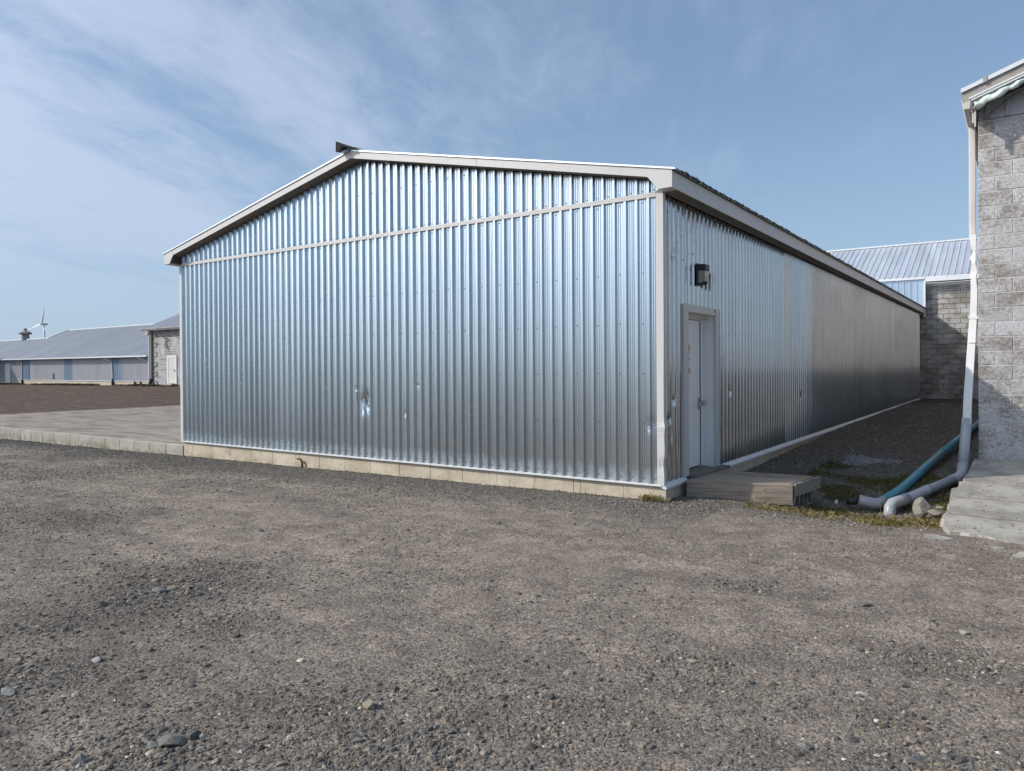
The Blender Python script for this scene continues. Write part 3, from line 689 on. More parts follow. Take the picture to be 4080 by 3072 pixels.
C_ = [(APX-0.17, -0.38, 4.95), (APX-0.14, -0.40, 5.10), (APX+0.06, -0.33, 4.99)]
D_ = [(APX-0.19, -0.43, 4.95), (APX-0.22, -0.46, 5.10), (APX-0.10, -0.45, 5.09)]
for P_, Q_ in ((A_, B_), (B_, C_)):
    for i in range(2): fl.poly([P_[i], P_[i+1], Q_[i+1], Q_[i]])
fo = part('ridge_cap_flap', fl, M['lamp_black'], gb)
sd = fo.modifiers.new('thick', 'SOLIDIFY'); sd.thickness = 0.004

# door: reveal, leaf, frame, handle, notice
dr = part('door_casing', MB().box(0.0, 0.040, 0.585, 0.745, 0.19, 2.372)
          .box(0.0, 0.040, 1.76, 1.90, 0.152, 2.372).prism([(0.0, 0.7455, 2.285), (0.042, 0.7455, 2.285), (0.042, 0.62, 2.378), (0.0, 0.62, 2.378)], (0, 1.0145+0.0, 0)), M['trim'], gb)
part('door_reveal', MB().box(-0.26, 0.0, 1.761, 1.80, 0.19, 2.29).box(-0.26, 0.0, 0.70, 0.744, 0.19, 2.29).box(-0.26, 0.0, 0.7455, 1.7595, 2.286, 2.33), M['door'], gb)
part('door_frame', MB().box(-0.20, -0.14, 1.665, 1.7595, 0.20, 2.22).box(-0.20, -0.14, 0.7455, 0.80, 0.20, 2.22).box(-0.20, -0.135, 0.7455, 1.7595, 2.221, 2.284), M['door'], gb)
dl = sub(part('door', MB().box(-0.20, -0.155, 0.805, 1.655, 0.215, 2.212), M['door'], gb, bev=0.003), gb)
part('weather_strip', MB().box(-0.154, -0.148, 1.652, 1.664, 0.21, 2.20), M['dark'], gb)
part('head_strip', MB().box(-0.13, -0.09, 0.75, 1.75, 2.235, 2.282), M['gutter'], gb)
part('handle', MB().tube([(-0.15, 1.60, 1.07), (-0.09, 1.60, 1.07)], 0.032, 12).tube([(-0.095, 1.62, 1.072), (-0.09, 1.50, 1.065), (-0.095, 1.46, 1.06)], 0.011, 8)
     .box(-0.154, -0.146, 1.575, 1.63, 0.99, 1.15).tube([(-0.12, 1.60, 1.10), (-0.10, 1.72, 1.09)], 0.014, 8), M['steel'], dl)
part('hasp', MB().box(-0.139, -0.125, 1.67, 1.735, 1.045, 1.10), M['steel'], gb)
pn = MB(); pn.box(-0.1545, -0.1535, 1.02, 1.262, 1.50, 1.87, M['paper'])
pn.box(-0.1530, -0.1525, 1.15, 1.285, 1.80, 1.878, M['orange']); pn.box(-0.1530, -0.1525, 1.15, 1.29, 1.490, 1.565, M['orange'])
pn.box(-0.1530, -0.1525, 1.14, 1.258, 1.765, 1.80, M['ink_red']); pn.box(-0.1530, -0.1525, 1.14, 1.258, 1.665, 1.70, M['ink_red'])
for z in (1.76, 1.745, 1.73, 1.715, 1.66, 1.645, 1.63, 1.60, 1.585, 1.565): pn.box(-0.1530, -0.1525, 1.05+random.random()*0.05, 1.21+random.random()*0.02, z, z+0.007, M['ink_black'])
part('notice', pn, None, dl)
part('sill_board', MB().hexa([(-0.20, 0.70, 0.16), (0.035, 0.70, 0.13), (0.035, 1.80, 0.13), (-0.20, 1.80, 0.16), (-0.20, 0.70, 0.20), (0.035, 0.70, 0.185), (0.035, 1.80, 0.185), (-0.20, 1.80, 0.20)]), M['wood_sill'], gb)
part('sill_board', MB().box(0.05, 0.17, 0.70, 1.95, 0.165, 0.20), M['wood_sill'], gb)
part('wall_lining', MB().box(-0.3, -0.02, 1.83, BY1-0.1, 0.1, 3.6), M['dark'], gb)
part('wall_lining', MB().box(-10.0, -0.3, 0.05, 0.2, 0.1, 3.6), M['dark'], gb)
# small white tag and scuffs on the side wall
part('wall_tag', MB().box(0.024, 0.027, 2.01, 2.07, 1.60, 1.72), M['paper'], gb)

# wall light over the door
wl = thing('wall_light', 'black wall pack light with a clouded glass lens above the side door', 'lamp', (0.022, 1.14, 2.78))
def ext(poly, y0, y1): return MB().prism([(p[0], y0, p[1]) for p in poly], (0, y1-y0, 0))
part('back_plate', MB().box(0.030, 0.052, 1.03, 1.20, 2.645, 2.93), M['lamp_black'], wl, bev=0.006)
part('housing', ext([(0.050, 2.840), (0.158, 2.832), (0.163, 2.900), (0.145, 2.915), (0.050, 2.915)], 1.04, 1.19), M['lamp_black'], wl, bev=0.006)
part('lens', ext([(0.052, 2.672), (0.10, 2.664), (0.133, 2.695), (0.153, 2.75), (0.157, 2.830), (0.052, 2.838)], 1.046, 1.184), M['lens'], wl, bev=0.006)
part('lens_rim', ext([(0.050, 2.656), (0.103, 2.650), (0.141, 2.684), (0.136, 2.692), (0.101, 2.662), (0.050, 2.670)], 1.037, 1.193), M['lamp_black'], wl)

# rusty stub pipe at the foundation
sp_ = MB().tube([(-6.50, -0.035, -0.12), (-6.50, -0.04, 0.0), (-6.52, -0.05, 0.045), (-6.56, -0.06, 0.06), (-6.60, -0.06, 0.05)], 0.018, 8)
tag(part('stub_pipe', sp_, M['rust'], None, smooth=True), 'short rusty curved pipe stub rising from gravel at the front foundation', 'pipe')

# ------------------------------------------------------------------ slab on the left
cs = tag(part('concrete_slab', MB().box(-25.4, -10.14, 0.145, 16, -0.3, 0.066), M['slab']), kind='structure')
x = -10.145
while x > -25.3:
    a = max(x-0.61, -25.4); part('kerb_panel', MB().box(a+0.004, x-0.004, 0.0+random.uniform(0, .005), 0.142, -0.6, 0.074+random.uniform(-.002, .002)), M['kerb'], cs, bev=0.006); x = a

# ------------------------------------------------------------------ ramp slab on the right
out = [(2.972, 3.895), (2.951, 2.9), (2.925, 2.40), (2.918, 2.03), (2.85, 1.80), (2.905, 1.25), (2.87, 0.95), (2.894, 0.69), (2.86, 0.40), (2.893, 0.14), (2.93, 0.0), (2.964, -0.17), (3.05, -0.14), (3.13, -0.17), (3.284, -0.19), (3.34, -0.25), (3.398, -0.275), (3.47, -0.30), (3.54, -0.42), (3.70, -0.50), (4.1, -0.55), (5.0, -0.5), (12, -0.5), (12, 3.895)]
o2 = []
for a_, b_ in zip(out, out[1:]+out[:1]):
    L_ = math.hypot(b_[0]-a_[0], b_[1]-a_[1]); k_ = max(1, int(L_/0.06)) if a_[0] < 4.2 and b_[0] < 5.2 and a_[1] < 3.6 else 1
    for q in range(k_):
        jt = 0.022 if q else 0.0
        o2.append((a_[0]+(b_[0]-a_[0])*q/k_+random.uniform(-jt, jt), a_[1]+(b_[1]-a_[1])*q/k_+random.uniform(-jt, jt)))
out = o2
rb = MB(); top = [(p[0]+random.uniform(-.008, .008), p[1], zramp(p[1])) for p in out]; bot = [(p[0]-0.02, p[1]-0.015, zramp(p[1])-0.16) for p in out]
rb.v = top+bot; n_ = len(out)
# fan the top as triangles strips to the right-hand side line for shading detail
rb.f.append(tuple(range(n_))); rb.mi.append(0)
for i in range(n_):
    j = (i+1) % n_; rb.f.append((i, n_+i, n_+j, j)); rb.mi.append(0)
ra = tag(part('concrete_ramp', rb, M['ramp']), kind='structure')
for (cx, cy, rr) in ((2.88, -0.42, 0.09), (3.62, -0.82, 0.12), (3.35, -0.62, 0.05), (2.84, -0.30, 0.05)):
    k_ = 11; ring = [(cx+rr*(0.7+0.5*random.random())*math.cos(2*math.pi*i/k_)*1.4, cy+rr*(0.7+0.5*random.random())*math.sin(2*math.pi*i/k_)) for i in range(k_)]
    mb = MB(); b0 = [(p[0], p[1], float(H(p[0], p[1]))-0.02) for p in ring]; b1 = [(p[0], p[1], float(H(p[0], p[1]))+0.007) for p in ring]; mb.rings([b0, b1])
    part('concrete_patch', mb, M['ramp'], ra)
for pl in ([(2.93, 1.35), (3.05, 1.33), (3.18, 1.37), (3.35, 1.34), (3.6, 1.36)], [(2.9, 0.55), (3.1, 0.53), (3.3, 0.5), (3.5, 0.51), (3.9, 0.47)]):
    mb = MB()
    for (a, b) in zip(pl[:-1], pl[1:]):
        z0 = zramp(a[1])+0.002; z1 = zramp(b[1])+0.002; wd = 0.006
        mb.hexa([(a[0], a[1]-wd, z0-0.01), (b[0], b[1]-wd, z1-0.01), (b[0], b[1]+wd, z1-0.01), (a[0], a[1]+wd, z0-0.01), (a[0], a[1]-wd, z0), (b[0], b[1]-wd, z1), (b[0], b[1]+wd, z1), (a[0], a[1]+wd, z0)])
    part('crack', mb, M['rust'], ra)

# ------------------------------------------------------------------ block work
def block_mesh(name, w_, h_, d_, mat, rough=0.003):
    mb = MB(); e = 0.006
    def J(): return random.uniform(-rough, rough)
    back = [(0, d_, 0), (w_, d_, 0), (w_, d_, h_), (0, d_, h_)]
    mid = [(0+J(), e, J()), (w_+J(), e, J()), (w_+J(), e, h_+J()), (J(), e, h_+J())]
    fr = [(e, J()*.6, e), (w_-e, J()*.6, e), (w_-e, J()*.6, h_-e), (e, J()*.6, h_-e)]
    mb.rings([back, mid, fr]); return mb.mesh(name, mat)
def block_face(parent, x0, x1, y, z0, z1, course, blen, mat, limit_x, off, joint=0.010, start_half=0, half_last=False):
    """running bond facing -y; blocks within limit_x are parts, the rest one joined part"""
    full = [block_mesh('concrete_block_mesh', blen-joint, course-joint, 0.06, mat) for _ in range(4)]
    half = [block_mesh('concrete_block_half', blen/2-joint, course-joint, 0.06, mat) for _ in range(2)]
    z = z0; k = start_half; rest = MB()
    while z < z1-0.02:
        x = x0; firsth = (k % 2 == 0)
        while x < x1-0.02:
            L = blen/2 if firsth else blen; firsth = False
            L = min(L, x1-x); hh = min(course, z1-z)
            if x < limit_x[1] and x+L > limit_x[0] and abs(hh-course) < 1e-6 and (abs(L-blen) < 1e-3 or abs(L-blen/2) < 1e-3):
                me = random.choice(full if L > blen*0.75 else half)
                link('block', me, parent, Vector((x+joint/2, y+random.uniform(-.002, .003), z+joint/2))-off)
            else: rest.box(x+joint/2, x+L-joint/2, y, y+0.06, z+joint/2, z+hh-joint/2)
            x += L
        z += course; k += 1
    if rest.v: tag(part('block_courses', rest, mat, parent), kind='stuff')

# right-hand block building
rbx, rby = 3.017, 3.91
rbb = thing('block_building', 'weathered pale concrete block building corner at the right edge with torn eave flashing', 'building', (rbx, rby, 0.27))
off = WP['block_building']
block_face(rbb, rbx, rbx+5.0, rby, 0.372, 4.972, 0.2, 0.406, M['block'], (rbx, rbx+3.4), off)
tag(part('block_courses', MB().box(rbx, rbx+5.0, rby+0.002, rby+0.06, 0.05, 0.364), M['block'], rbb), kind='stuff')
sc_ = MB()
z = 0.372; k = 0
while z < 4.9:
    y = rby+0.062; fh = (k % 2 == 1)
    while y < 26.0:
        L = 0.203 if fh else 0.406; fh = False; L = min(L, 26.0-y)
        sc_.box(rbx+random.uniform(-.002, .002), rbx+0.06, y+0.005, y+L-0.005, z+0.005, z+0.195); y += L
    z += 0.2; k += 1
tag(part('block_courses', sc_, M['block'], rbb), kind='stuff')
part('mortar_core', MB().box(rbx+0.008, rbx+5.0, rby+0.0065, 26.05, -0.2, 4.968), M['mortar'], rbb)
# gable cladding above the blocks: vertical ribbed sheet
def rzb(x): return 5.27+0.345*(x-2.85)      # roof top line at the front edge
def gsheet(a, b):
    mb = MB(); pr = profile(b-a, 0.2286, 0.10, h=0.018, top=0.03, sl=0.012, beads=False)
    for (u, d) in pr:
        for z in (4.975, rzb(a+u)-0.03): mb.v.append((a+u, rby-0.004-d, z))
    for i in range(len(pr)-1):
        q = 2*i; mb.f.append((q, q+2, q+3, q+1)); mb.mi.append(0)
    part('gable_sheet', mb, M['cladding_grey'], rbb)
for i in range(5): gsheet(rbx+0.01+i*0.9, rbx+0.01+(i+1)*0.9)
RF = 3.50   # front edge of its roof
def slope_box(x0, x1, y0, y1, dz0, dz1, mat, name): 
    return part(name, MB().hexa([(x0, y0, rzb(x0)+dz0), (x1, y0, rzb(x1)+dz0), (x1, y1, rzb(x1)+dz0), (x0, y1, rzb(x0)+dz0), (x0, y0, rzb(x0)+dz1), (x1, y0, rzb(x1)+dz1), (x1, y1, rzb(x1)+dz1), (x0, y1, rzb(x0)+dz1)]), mat, rbb)
slope_box(2.84, 3.095, RF-0.02, RF+0.0, 0.0, 0.055, M['trim_white'], 'rake_cap')
slope_box(3.145, 8.0, RF-0.02, RF+0.0, 0.0, 0.055, M['trim_white'], 'rake_cap')
slope_box(3.097, 3.143, RF-0.028, RF-0.01, -0.012, 0.066, M['under_roof'], 'cap_joint')
slope_box(2.84, 8.0, RF+0.001, 27.0, 0.02, 0.05, M['galv_roof'], 'roof_sheet')
slope_box(2.855, 8.0, RF+0.01, RF+0.03, -0.14, 0.018, M['under_roof'], 'barge_board')
slope_box(2.93, 8.0, RF-0.012, RF+0.008, -0.135, -0.112, M['trim_white'], 'rake_fascia')
slope_box(2.955, 8.0, RF+0.035, RF+0.06, -0.20, -0.142, M['trim'], 'rake_fascia')
slope_box(2.955, 8.0, RF-0.004, RF+0.034, -0.165, -0.142, M['trim_white'], 'rake_fascia')
# crumpled torn flashing hanging below
cf = MB(); n_ = 46; Lx = 2.2
for i in range(n_+1):
    x = 2.99+Lx*i/n_; t_ = i/n_
    hang = 0.075+0.028*math.sin(i*0.33)+0.018*math.sin(i*0.87+1)+random.uniform(-.008, .008)
    if i in (7, 8, 9): hang *= 0.55 if i == 8 else 0.85
    y0 = RF+0.02+0.02*math.sin(i*1.7); bulge = 0.03*math.sin(i*0.7+0.5)
    zt = rzb(x)-0.185
    for q in range(4):
        f = q/3; cf.v.append((x+0.008*math.sin(i*3.1+q), y0-0.03*math.sin(f*3.1)+bulge*f+0.02*math.sin(i*1.3+q*2.0)*f, zt-hang*f*1.15))
for i in range(n_):
    for q in range(3):
        a = i*4+q; cf.f.append((a, a+1, a+5, a+4)); cf.mi.append(0)
o = part('torn_flashing', cf, M['mint'], rbb, smooth=True); o.modifiers.new('t', 'SOLIDIFY').thickness = 0.003
part('rafter_brace', MB().tube([(3.02, 3.62, 5.08), (3.10, 3.72, 4.93)], 0.018, 6).tube([(3.10, 3.72, 4.93), (3.42, 3.78, 5.20), (3.6, 3.8, 5.27)], 0.016, 6), M['wood_sill'], rbb)
slope_box(3.02, 8.0, RF+0.065, rby-0.03, -0.19, -0.18, M['dark'], 'soffit_backing')
o = part('loose_cable', MB().tube([(3.52, 3.70, 5.22), (3.56, 3.66, 5.17), (3.575, 3.66, 5.08), (3.55, 3.68, 5.00)], 0.005, 6), M['gutter'], rbb)
# gutter along the eave (x about 2.85..2.93), seen end on
gz = 5.16
gp = [(2.835, gz+0.02), (2.862, gz-0.065), (2.875, gz-0.115), (2.945, gz-0.115), (2.955, gz-0.03), (2.955, gz+0.03), (2.948, gz+0.03), (2.948, gz-0.03), (2.94, gz-0.105), (2.88, gz-0.105), (2.842, gz+0.02)]
part('gutter', MB().prism([(p[0], RF+0.02, p[1]) for p in gp], (0, 22.3, 0)), M['gutter'], rbb)
part('gutter_end', MB().prism([(p[0], RF+0.012, p[1]) for p in [(2.837, gz+0.018), (2.874, gz-0.113), (2.945, gz-0.113), (2.953, gz+0.028)]], (0, 0.006, 0)), M['gutter'], rbb)
part('fascia_strip', MB().box(2.965, 2.985, RF+0.06, RF+0.10, 4.86, 5.18).box(2.99, 3.01, RF+0.05, RF+0.075, 4.80, 5.1), M['gutter'], rbb)
part('eave_soffit', MB().box(2.94, rbx-0.002, RF+0.02, 26.0, 5.03, 5.06), M['soffit'], rbb)
part('eave_board', MB().box(2.956, 2.966, RF+0.03, 26.0, 5.0, 5.22), M['trim'], rbb)
# downspout: ribbed beige top, crushed white lower run, grey pipe sleeve
def P_at(px, py, dep):
    d = Fw+Rt*((px-PX0)/F_PX)-Up*((py-PY0)/F_PX); return CAM+d*dep
dsp = [P_at(*q) for q in [(3866, 455, 10.75), (3873, 500, 10.72), (3874, 900, 10.65), (3876, 960, 10.62)]]
part('downspout', MB().tube(dsp, 0, rect=(0.040, 0.042)), M['spout_beige'], rbb, bev=0.004)
for q in (-0.018, -0.006, 0.006, 0.018):
    part('downspout_rib', MB().tube([Vector(p)+Vector((q, -0.044, 0)) for p in dsp[1:]], 0, rect=(0.0025, 0.0025)), M['spout_white'], rbb)
ds2 = [P_at(*q) for q in [(3876, 940, 10.62), (3879, 975, 10.6), (3883, 1005, 10.6), (3877, 1030, 10.58), (3880, 1050, 10.57), (3882, 1085, 10.56), (3879, 1105, 10.55), (3882, 1160, 10.53), (3879, 1265, 10.5), (3874, 1370, 10.42)]]
rr = [(0.046, 0.046), (0.034, 0.034), (0.018, 0.042), (0.038, 0.024), (0.022, 0.038), (0.040, 0.034), (0.034, 0.040), (0.042, 0.040), (0.043, 0.042), (0.043, 0.042)]
part('downspout', MB().tube(ds2, 0, rect=rr), M['spout_white'], rbb, bev=0.004)
ds3 = [P_at(*q) for q in [(3878, 1272, 10.49), (3866, 1450, 10.4), (3856, 1600, 10.3), (3852, 1690, 10.25)]]
part('downspout', MB().tube(ds3, 0, rect=[(0.047, 0.046), (0.050, 0.048), (0.051, 0.050), (0.051, 0.050)]), M['spout_white'], rbb, bev=0.004)
part('spout_band', MB().tube([P_at(3879, 1262, 10.495), P_at(3878, 1274, 10.49)], 0, rect=(0.056, 0.055)), M['pvc_white'], rbb)

# grey drain pipe from the downspout foot to its elbow
gp_ = thing('grey_drain_pipe', 'grey plastic drain pipe from the downspout foot to an elbow beside the concrete ramp', 'pipe', (2.94, 2.05, 0.1))
sl = [P_at(*q) for q in [(3853, 1668, 10.26), (3843, 1780, 10.2), (3836, 1862, 10.12)]]
part('sleeve', MB().tube(sl, 0.064, 20), M['pvc_grey'], gp_, smooth=True)
part('elbow', MB().tube([P_at(*q) for q in [(3837, 1850, 10.13), (3833, 1888, 10.05), (3818, 1904, 9.95), (3795, 1912, 9.85)]], 0.069, 20), M['pvc_grey'], gp_, smooth=True)
part('pipe_run', MB().tube([P_at(3815, 1905, 9.93), P_at(3700, 1951, 9.45), P_at(3580, 1999, 9.0)], 0.060, 20), M['pvc_grey'], gp_, smooth=True)
part('elbow', MB().tube([P_at(*q) for q in [(3612, 1986, 9.12), (3580, 1998, 9.0), (3556, 2006, 8.95), (3546, 2022, 8.92), (3545, 2045, 8.9), (3545, 2062, 8.9)]], 0.068, 20), M['pvc_elbow'], gp_, smooth=True)
part('coupling', MB().tube([P_at(3700, 1951, 9.45), P_at(3682, 1958, 9.38)], 0.065, 20), M['pvc_grey'], gp_, smooth=True)
tp = thing('teal_drain_pipe', 'long teal plastic pipe lying between the buildings with a white elbow at its end', 'pipe', (2.05, 1.9, -0.1))
pts = [(2.08, 1.86, -0.12), (2.215, 2.7, -0.055), (2.373, 4.343, 0.095), (2.46, 5.6, 0.16), (2.54, 6.9, 0.21), (2.62, 9.0, 0.235), (2.70, 11.5, 0.25), (2.8, 16, 0.25)]
part('pipe_run', MB().tube(pts[:4], 0.058, 20), M['pvc_teal'], tp, smooth=True)
part('pipe_run', MB().tube(pts[3:], 0.056, 20), M['pvc_teal'], tp, smooth=True)
part('coupling', MB().tube([(2.30, 3.58, 0.02), (2.315, 3.72, 0.035)], 0.064, 20), M['pvc_teal'], tp, smooth=True)
part('coupling', MB().tube([(2.45, 5.5, 0.155), (2.46, 5.66, 0.165)], 0.064, 20), M['pvc_teal'], tp, smooth=True)
el = sub(part('elbow', MB().tube([(2.095, 1.97, -0.115), (2.075, 1.84, -0.125), (2.03, 1.76, -0.12), (1.96, 1.72, -0.105), (1.86, 1.70, -0.08)], 0.064, 20, caps=False), M['pvc_elbow'], tp, smooth=True), tp)
el.modifiers.new('t', 'SOLIDIFY').thickness = 0.006
part('black_stub', MB().tube([(1.87, 1.70, -0.10), (1.72, 1.67, -0.11)], 0.042, 14), M['dark'], tp, smooth=True)

part('cap', MB().box(1.60, 1.63, 1.62, 1.65, -0.14, -0.10), M['paper'], tp)
# broken concrete chunk and bits by the elbow
def rock(name, c, r, mat, seed, sub_=2, sq=(1, 1, 1)):
    import bmesh
    bm = bmesh.new(); bmesh.ops.create_icosphere(bm, subdivisions=sub_, radius=1.0); R = random.Random(seed)
    pl = [(Vector((R.uniform(-1, 1), R.uniform(-1, 1), R.uniform(-1, 1))).normalized(), R.uniform(0.50, 0.85)) for _ in range(14)]
    for v in bm.verts:
        for n, d in pl:
            k = v.co.dot(n)
            if k > d: v.co -= n*(k-d)
        v.co *= 1+R.uniform(-0.05, 0.05); v.co = Vector((v.co.x*sq[0], v.co.y*sq[1], v.co.z*sq[2]))*r+Vector(c)
    me = bpy.data.meshes.new(name); bm.to_mesh(me); bm.free(); me.materials.append(mat)
    return link(name, me)
tag(rock('concrete_chunk', (2.60, 1.25, -0.045), 0.118, M['rubble'], 41, 3, (0.9, 0.8, 1.15)), 'jagged lump of broken concrete standing in dead grass in front of the grey pipe', 'rubble')
tag(rock('concrete_chunk', (2.74, 1.15, -0.06), 0.07, M['rubble'], 5, 2, (1.4, 1.0, 0.6)), 'flat piece of broken concrete lying right of the jagged lump', 'rubble')
tag(rock('pale_stone', (2.74, 1.62, -0.075), 0.04, M['rubble'], 8, 2, (1.5, 1.0, 0.6)), 'pale stone behind the grey pipe beside the ramp edge', 'stone')

# wooden step ------------------------------------------------------
st = thing('wooden_step', 'weathered grey plank step in front of the side door', 'step', (0.7, 1.0, -0.05))
TL, TR, BR, BL = Vector((0.115, 0.475, 0.18)), Vector((1.292, 0.817, 0.18)), Vector((1.39, 1.66, 0.18)), Vector((0.19, 1.55, 0.18))
np_ = 7
def lerp(a, b, t): return a+(b-a)*t
for i in range(np_):
    t0, t1 = i/np_+0.013, (i+1)/np_-0.013
    dz = random.uniform(-0.004, 0.004)
    a, b, c, d = lerp(TL, BL, t0), lerp(TR, BR, t0), lerp(TR, BR, t1), lerp(TL, BL, t1)
    b = b-WD*0.045; c = c-WD*0.045
    dn = Vector((0, 0, -0.035)); up = Vector((0, 0, dz-0.002))
    part('top_plank', MB().hexa([a+dn, b+dn, c+dn, d+dn, a+up, b+up, c+up, d+up]), M['wood'], st, bev=0.003)
nrm = Vector((WD.y, -WD.x, 0))
def board(a, b, n, th, zt, zb, mat, name):
    a = Vector(a); b = Vector(b); n = Vector(n)
    q = [a, b, b+n*th, a+n*th]
    q = [q[3], q[2], q[1], q[0]]
    return part(name, MB().hexa([(p.x, p.y, zb) for p in q]+[(p.x, p.y, zt) for p in q]), mat, st, bev=0.003)
board(TL-WD*0.0, TR, nrm, 0.038, 0.181, -0.065, M['wood'], 'front_board')
e2 = (BR-TR).normalized(); ne = Vector((e2.y, -e2.x, 0))
board(TR+nrm*0.0-e2*0.0+e2*0.01, BR, ne, 0.036, 0.182, 0.035, M['wood_end'], 'end_board')
board(BL+Vector((0, 0.003, 0)), BR+Vector((-0.04, 0.003, 0)), Vector((0, 1, 0)), 0.036, 0.14, -0.02, M['wood'], 'back_board')
# hollow block propping the step
hb = MB()
hx, hy = TR.x-0.14, TR.y+0.09
ud = e2; xd = -ne
def hbx(u0, u1, d0, d1, z0, z1):
    c = [Vector((TR.x, TR.y, 0))+ud*u+xd*d for (u, d) in ((u0, d0), (u1, d0), (u1, d1), (u0, d1))]
    hb.hexa([(p.x, p.y, z0) for p in c][::-1]+[(p.x, p.y, z1) for p in c][::-1])
hbx(0.12, 0.70, 0.02, 0.21, -0.155, -0.13); hbx(0.12, 0.70, 0.02, 0.21, 0.005, 0.032)
for u in (0.12, 0.26, 0.40, 0.54, 0.675): hbx(u, u+0.027, 0.02, 0.21, -0.13, 0.005)
hbx(0.12, 0.70, 0.19, 0.21, -0.13, 0.005)
tag(part('hollow_block', hb, M['rubble']), 'hollow concrete block with open cells propping the right end of the wooden step', 'block')

# ------------------------------------------------------------------ far block building closing the alley
fb_ = thing('far_block_building', 'block building with pale ribbed metal roof closing the alley behind the galvanised building', 'building', (1.5, 26.3, 0.1))
off = WP['far_block_building']; FY = 26.3
block_face(fb_, -3.0, 2.688+2*0.406, FY, 0.16, 4.83, 0.2032, 0.406, M['block_far'], (0.0, 3.1), off, joint=0.014)
rest = MB(); rest.box(3.5, 14, FY, FY+0.3, -0.1, 4.83).box(-12, -3.0, FY, FY+0.3, -0.1, 4.83).box(-3, 3.5, FY+0.05, FY+0.3, -0.1, 4.82)
part('wall_core', rest, M['mortar'], fb_)
part('wall_foot', MB().box(-3, 3.5, FY-0.004, FY+0.05, -0.1, 0.155), M['block_far'], fb_)
def fr(y): return 5.15+0.47*(y-(FY-0.35))
def ribY(a, b, yl, yh, mat):
    mb = MB(); pr = profile(b-a, 0.2286, 0.114, h=0.03, top=0.028, sl=0.016, beads=False)
    for (u, d) in pr:
        for y in (yl, yh): mb.v.append((a+u, y, fr(y)+d))
    for i in range(len(pr)-1):
        q = 2*i; mb.f.append((q, q+2, q+3, q+1)); mb.mi.append(0)
    part('roof_sheet', mb, mat, fb_)
x = -12.8
RY = 30.05
while x < 14: ribY(x, x+0.9144, FY-0.38, RY, M['far_roof']); x += 0.9144
part('roof_back_slope', MB().poly([(-12.8, RY, fr(RY)), (14, RY, fr(RY)), (14, RY+4.5, fr(RY)-2.1), (-12.8, RY+4.5, fr(RY)-2.1)]) or MB().hexa([(-12.8, RY, fr(RY)-.02), (14, RY, fr(RY)-.02), (14, RY+4.5, fr(RY)-2.12), (-12.8, RY+4.5, fr(RY)-2.12), (-12.8, RY, fr(RY)), (14, RY, fr(RY)), (14, RY+4.5, fr(RY)-2.1), (-12.8, RY+4.5, fr(RY)-2.1)]), M['far_roof'], fb_)
part('ridge_cap', MB().box(-12.8, 14, RY-0.12, RY+0.12, fr(RY)-0.02, fr(RY)+0.045), M['trim_white'], fb_)
part('eave_fascia', MB().box(0.262, 14, FY-0.395, FY-0.36, 4.93, 5.14), M['trim_white'], fb_)
part('eave_fascia', MB().box(-12.8, 0.24, FY-0.395, FY-0.36, 5.04, 5.14), M['trim_white'], fb_)
part('eave_soffit', MB().box(0.262, 14, FY-0.358, FY-0.002, 4.86, 4.88), M['trim_white'], fb_)
part('frieze_board', MB().box(0.262, 14, FY-0.045, FY-0.004, 4.78, 4.858), M['trim_white'], fb_)
x = -12.0
while x < 0.15:
    b = min(x+0.9144, 0.175)
    mb = ribbed(x, b, 3.60, 5.04, lambda u, d, z: (u, FY-0.30-d, z), pitch=0.2286, h=0.025, beads=False)
    part('wall_sheet', mb, M['galv_far'], fb_); x = b
part('corner_trim', MB().box(0.18, 0.255, FY-0.345, FY-0.27, 3.5, 5.038), M['trim_white'], fb_)
part('side_return', MB().box(0.19, 0.24, FY-0.268, FY-0.006, 3.5, 5.03), M['galv_far'], fb_)

# ------------------------------------------------------------------ long barn on the left horizon
BYF = 24.35
lb = thing('long_barn', 'long low barn with grey metal roof and pale corrugated siding beyond the yard at left', 'barn', (-75, BYF, 0.3))
blues = [(-78.79, -77.25), (-70.1, -68.5), (-61.2, -59.85)]
def bsheet(a, b, mat):
    mb = MB(); n = 2*max(1, int(round((b-a)/0.32))); 
    for i in range(n+1):
        for z in (0.60, 2.62): mb.v.append((a+(b-a)*i/n, BYF-0.02-(0.06 if i % 2 else 0.0), z))
    for i in range(n): q = 2*i; mb.f.append((q, q+2, q+3, q+1)); mb.mi.append(0)
    part('wall_sheet', mb, mat, lb)
x = -104.0
cuts = sorted([x + i*0.95 for i in range(60)]+[v for bb in blues for v in bb]+[-54.85]); cuts = [c for c in cuts if c <= -54.84]
cuts = [c for i, c in enumerate(cuts) if i == 0 or c-cuts[i-1] > 0.05 or c in [v for bb in blues for v in bb]]
for a, b in zip(cuts[:-1], cuts[1:]):
    mid = (a+b)/2; bl = any(p < mid < q for p, q in blues)
    if b-a > 0.02: bsheet(a, b, M['barn_blue'] if bl else M['barn_siding'])
part('base_trim', MB().box(-104, -54.85, BYF-0.07, BYF-0.01, 0.545, 0.60), M['trim_white'], lb)
part('foundation_wall', MB().box(-104, -54.85, BYF-0.015, BYF+0.3, -0.2, 0.545), M['foundation'], lb)
part('wall_core', MB().box(-104, -54.9, BYF+0.0, BYF+0.2, 0.5, 2.7), M['dark'], lb)
ez = lambda y: 2.70+0.455*(y-(BYF-0.45))
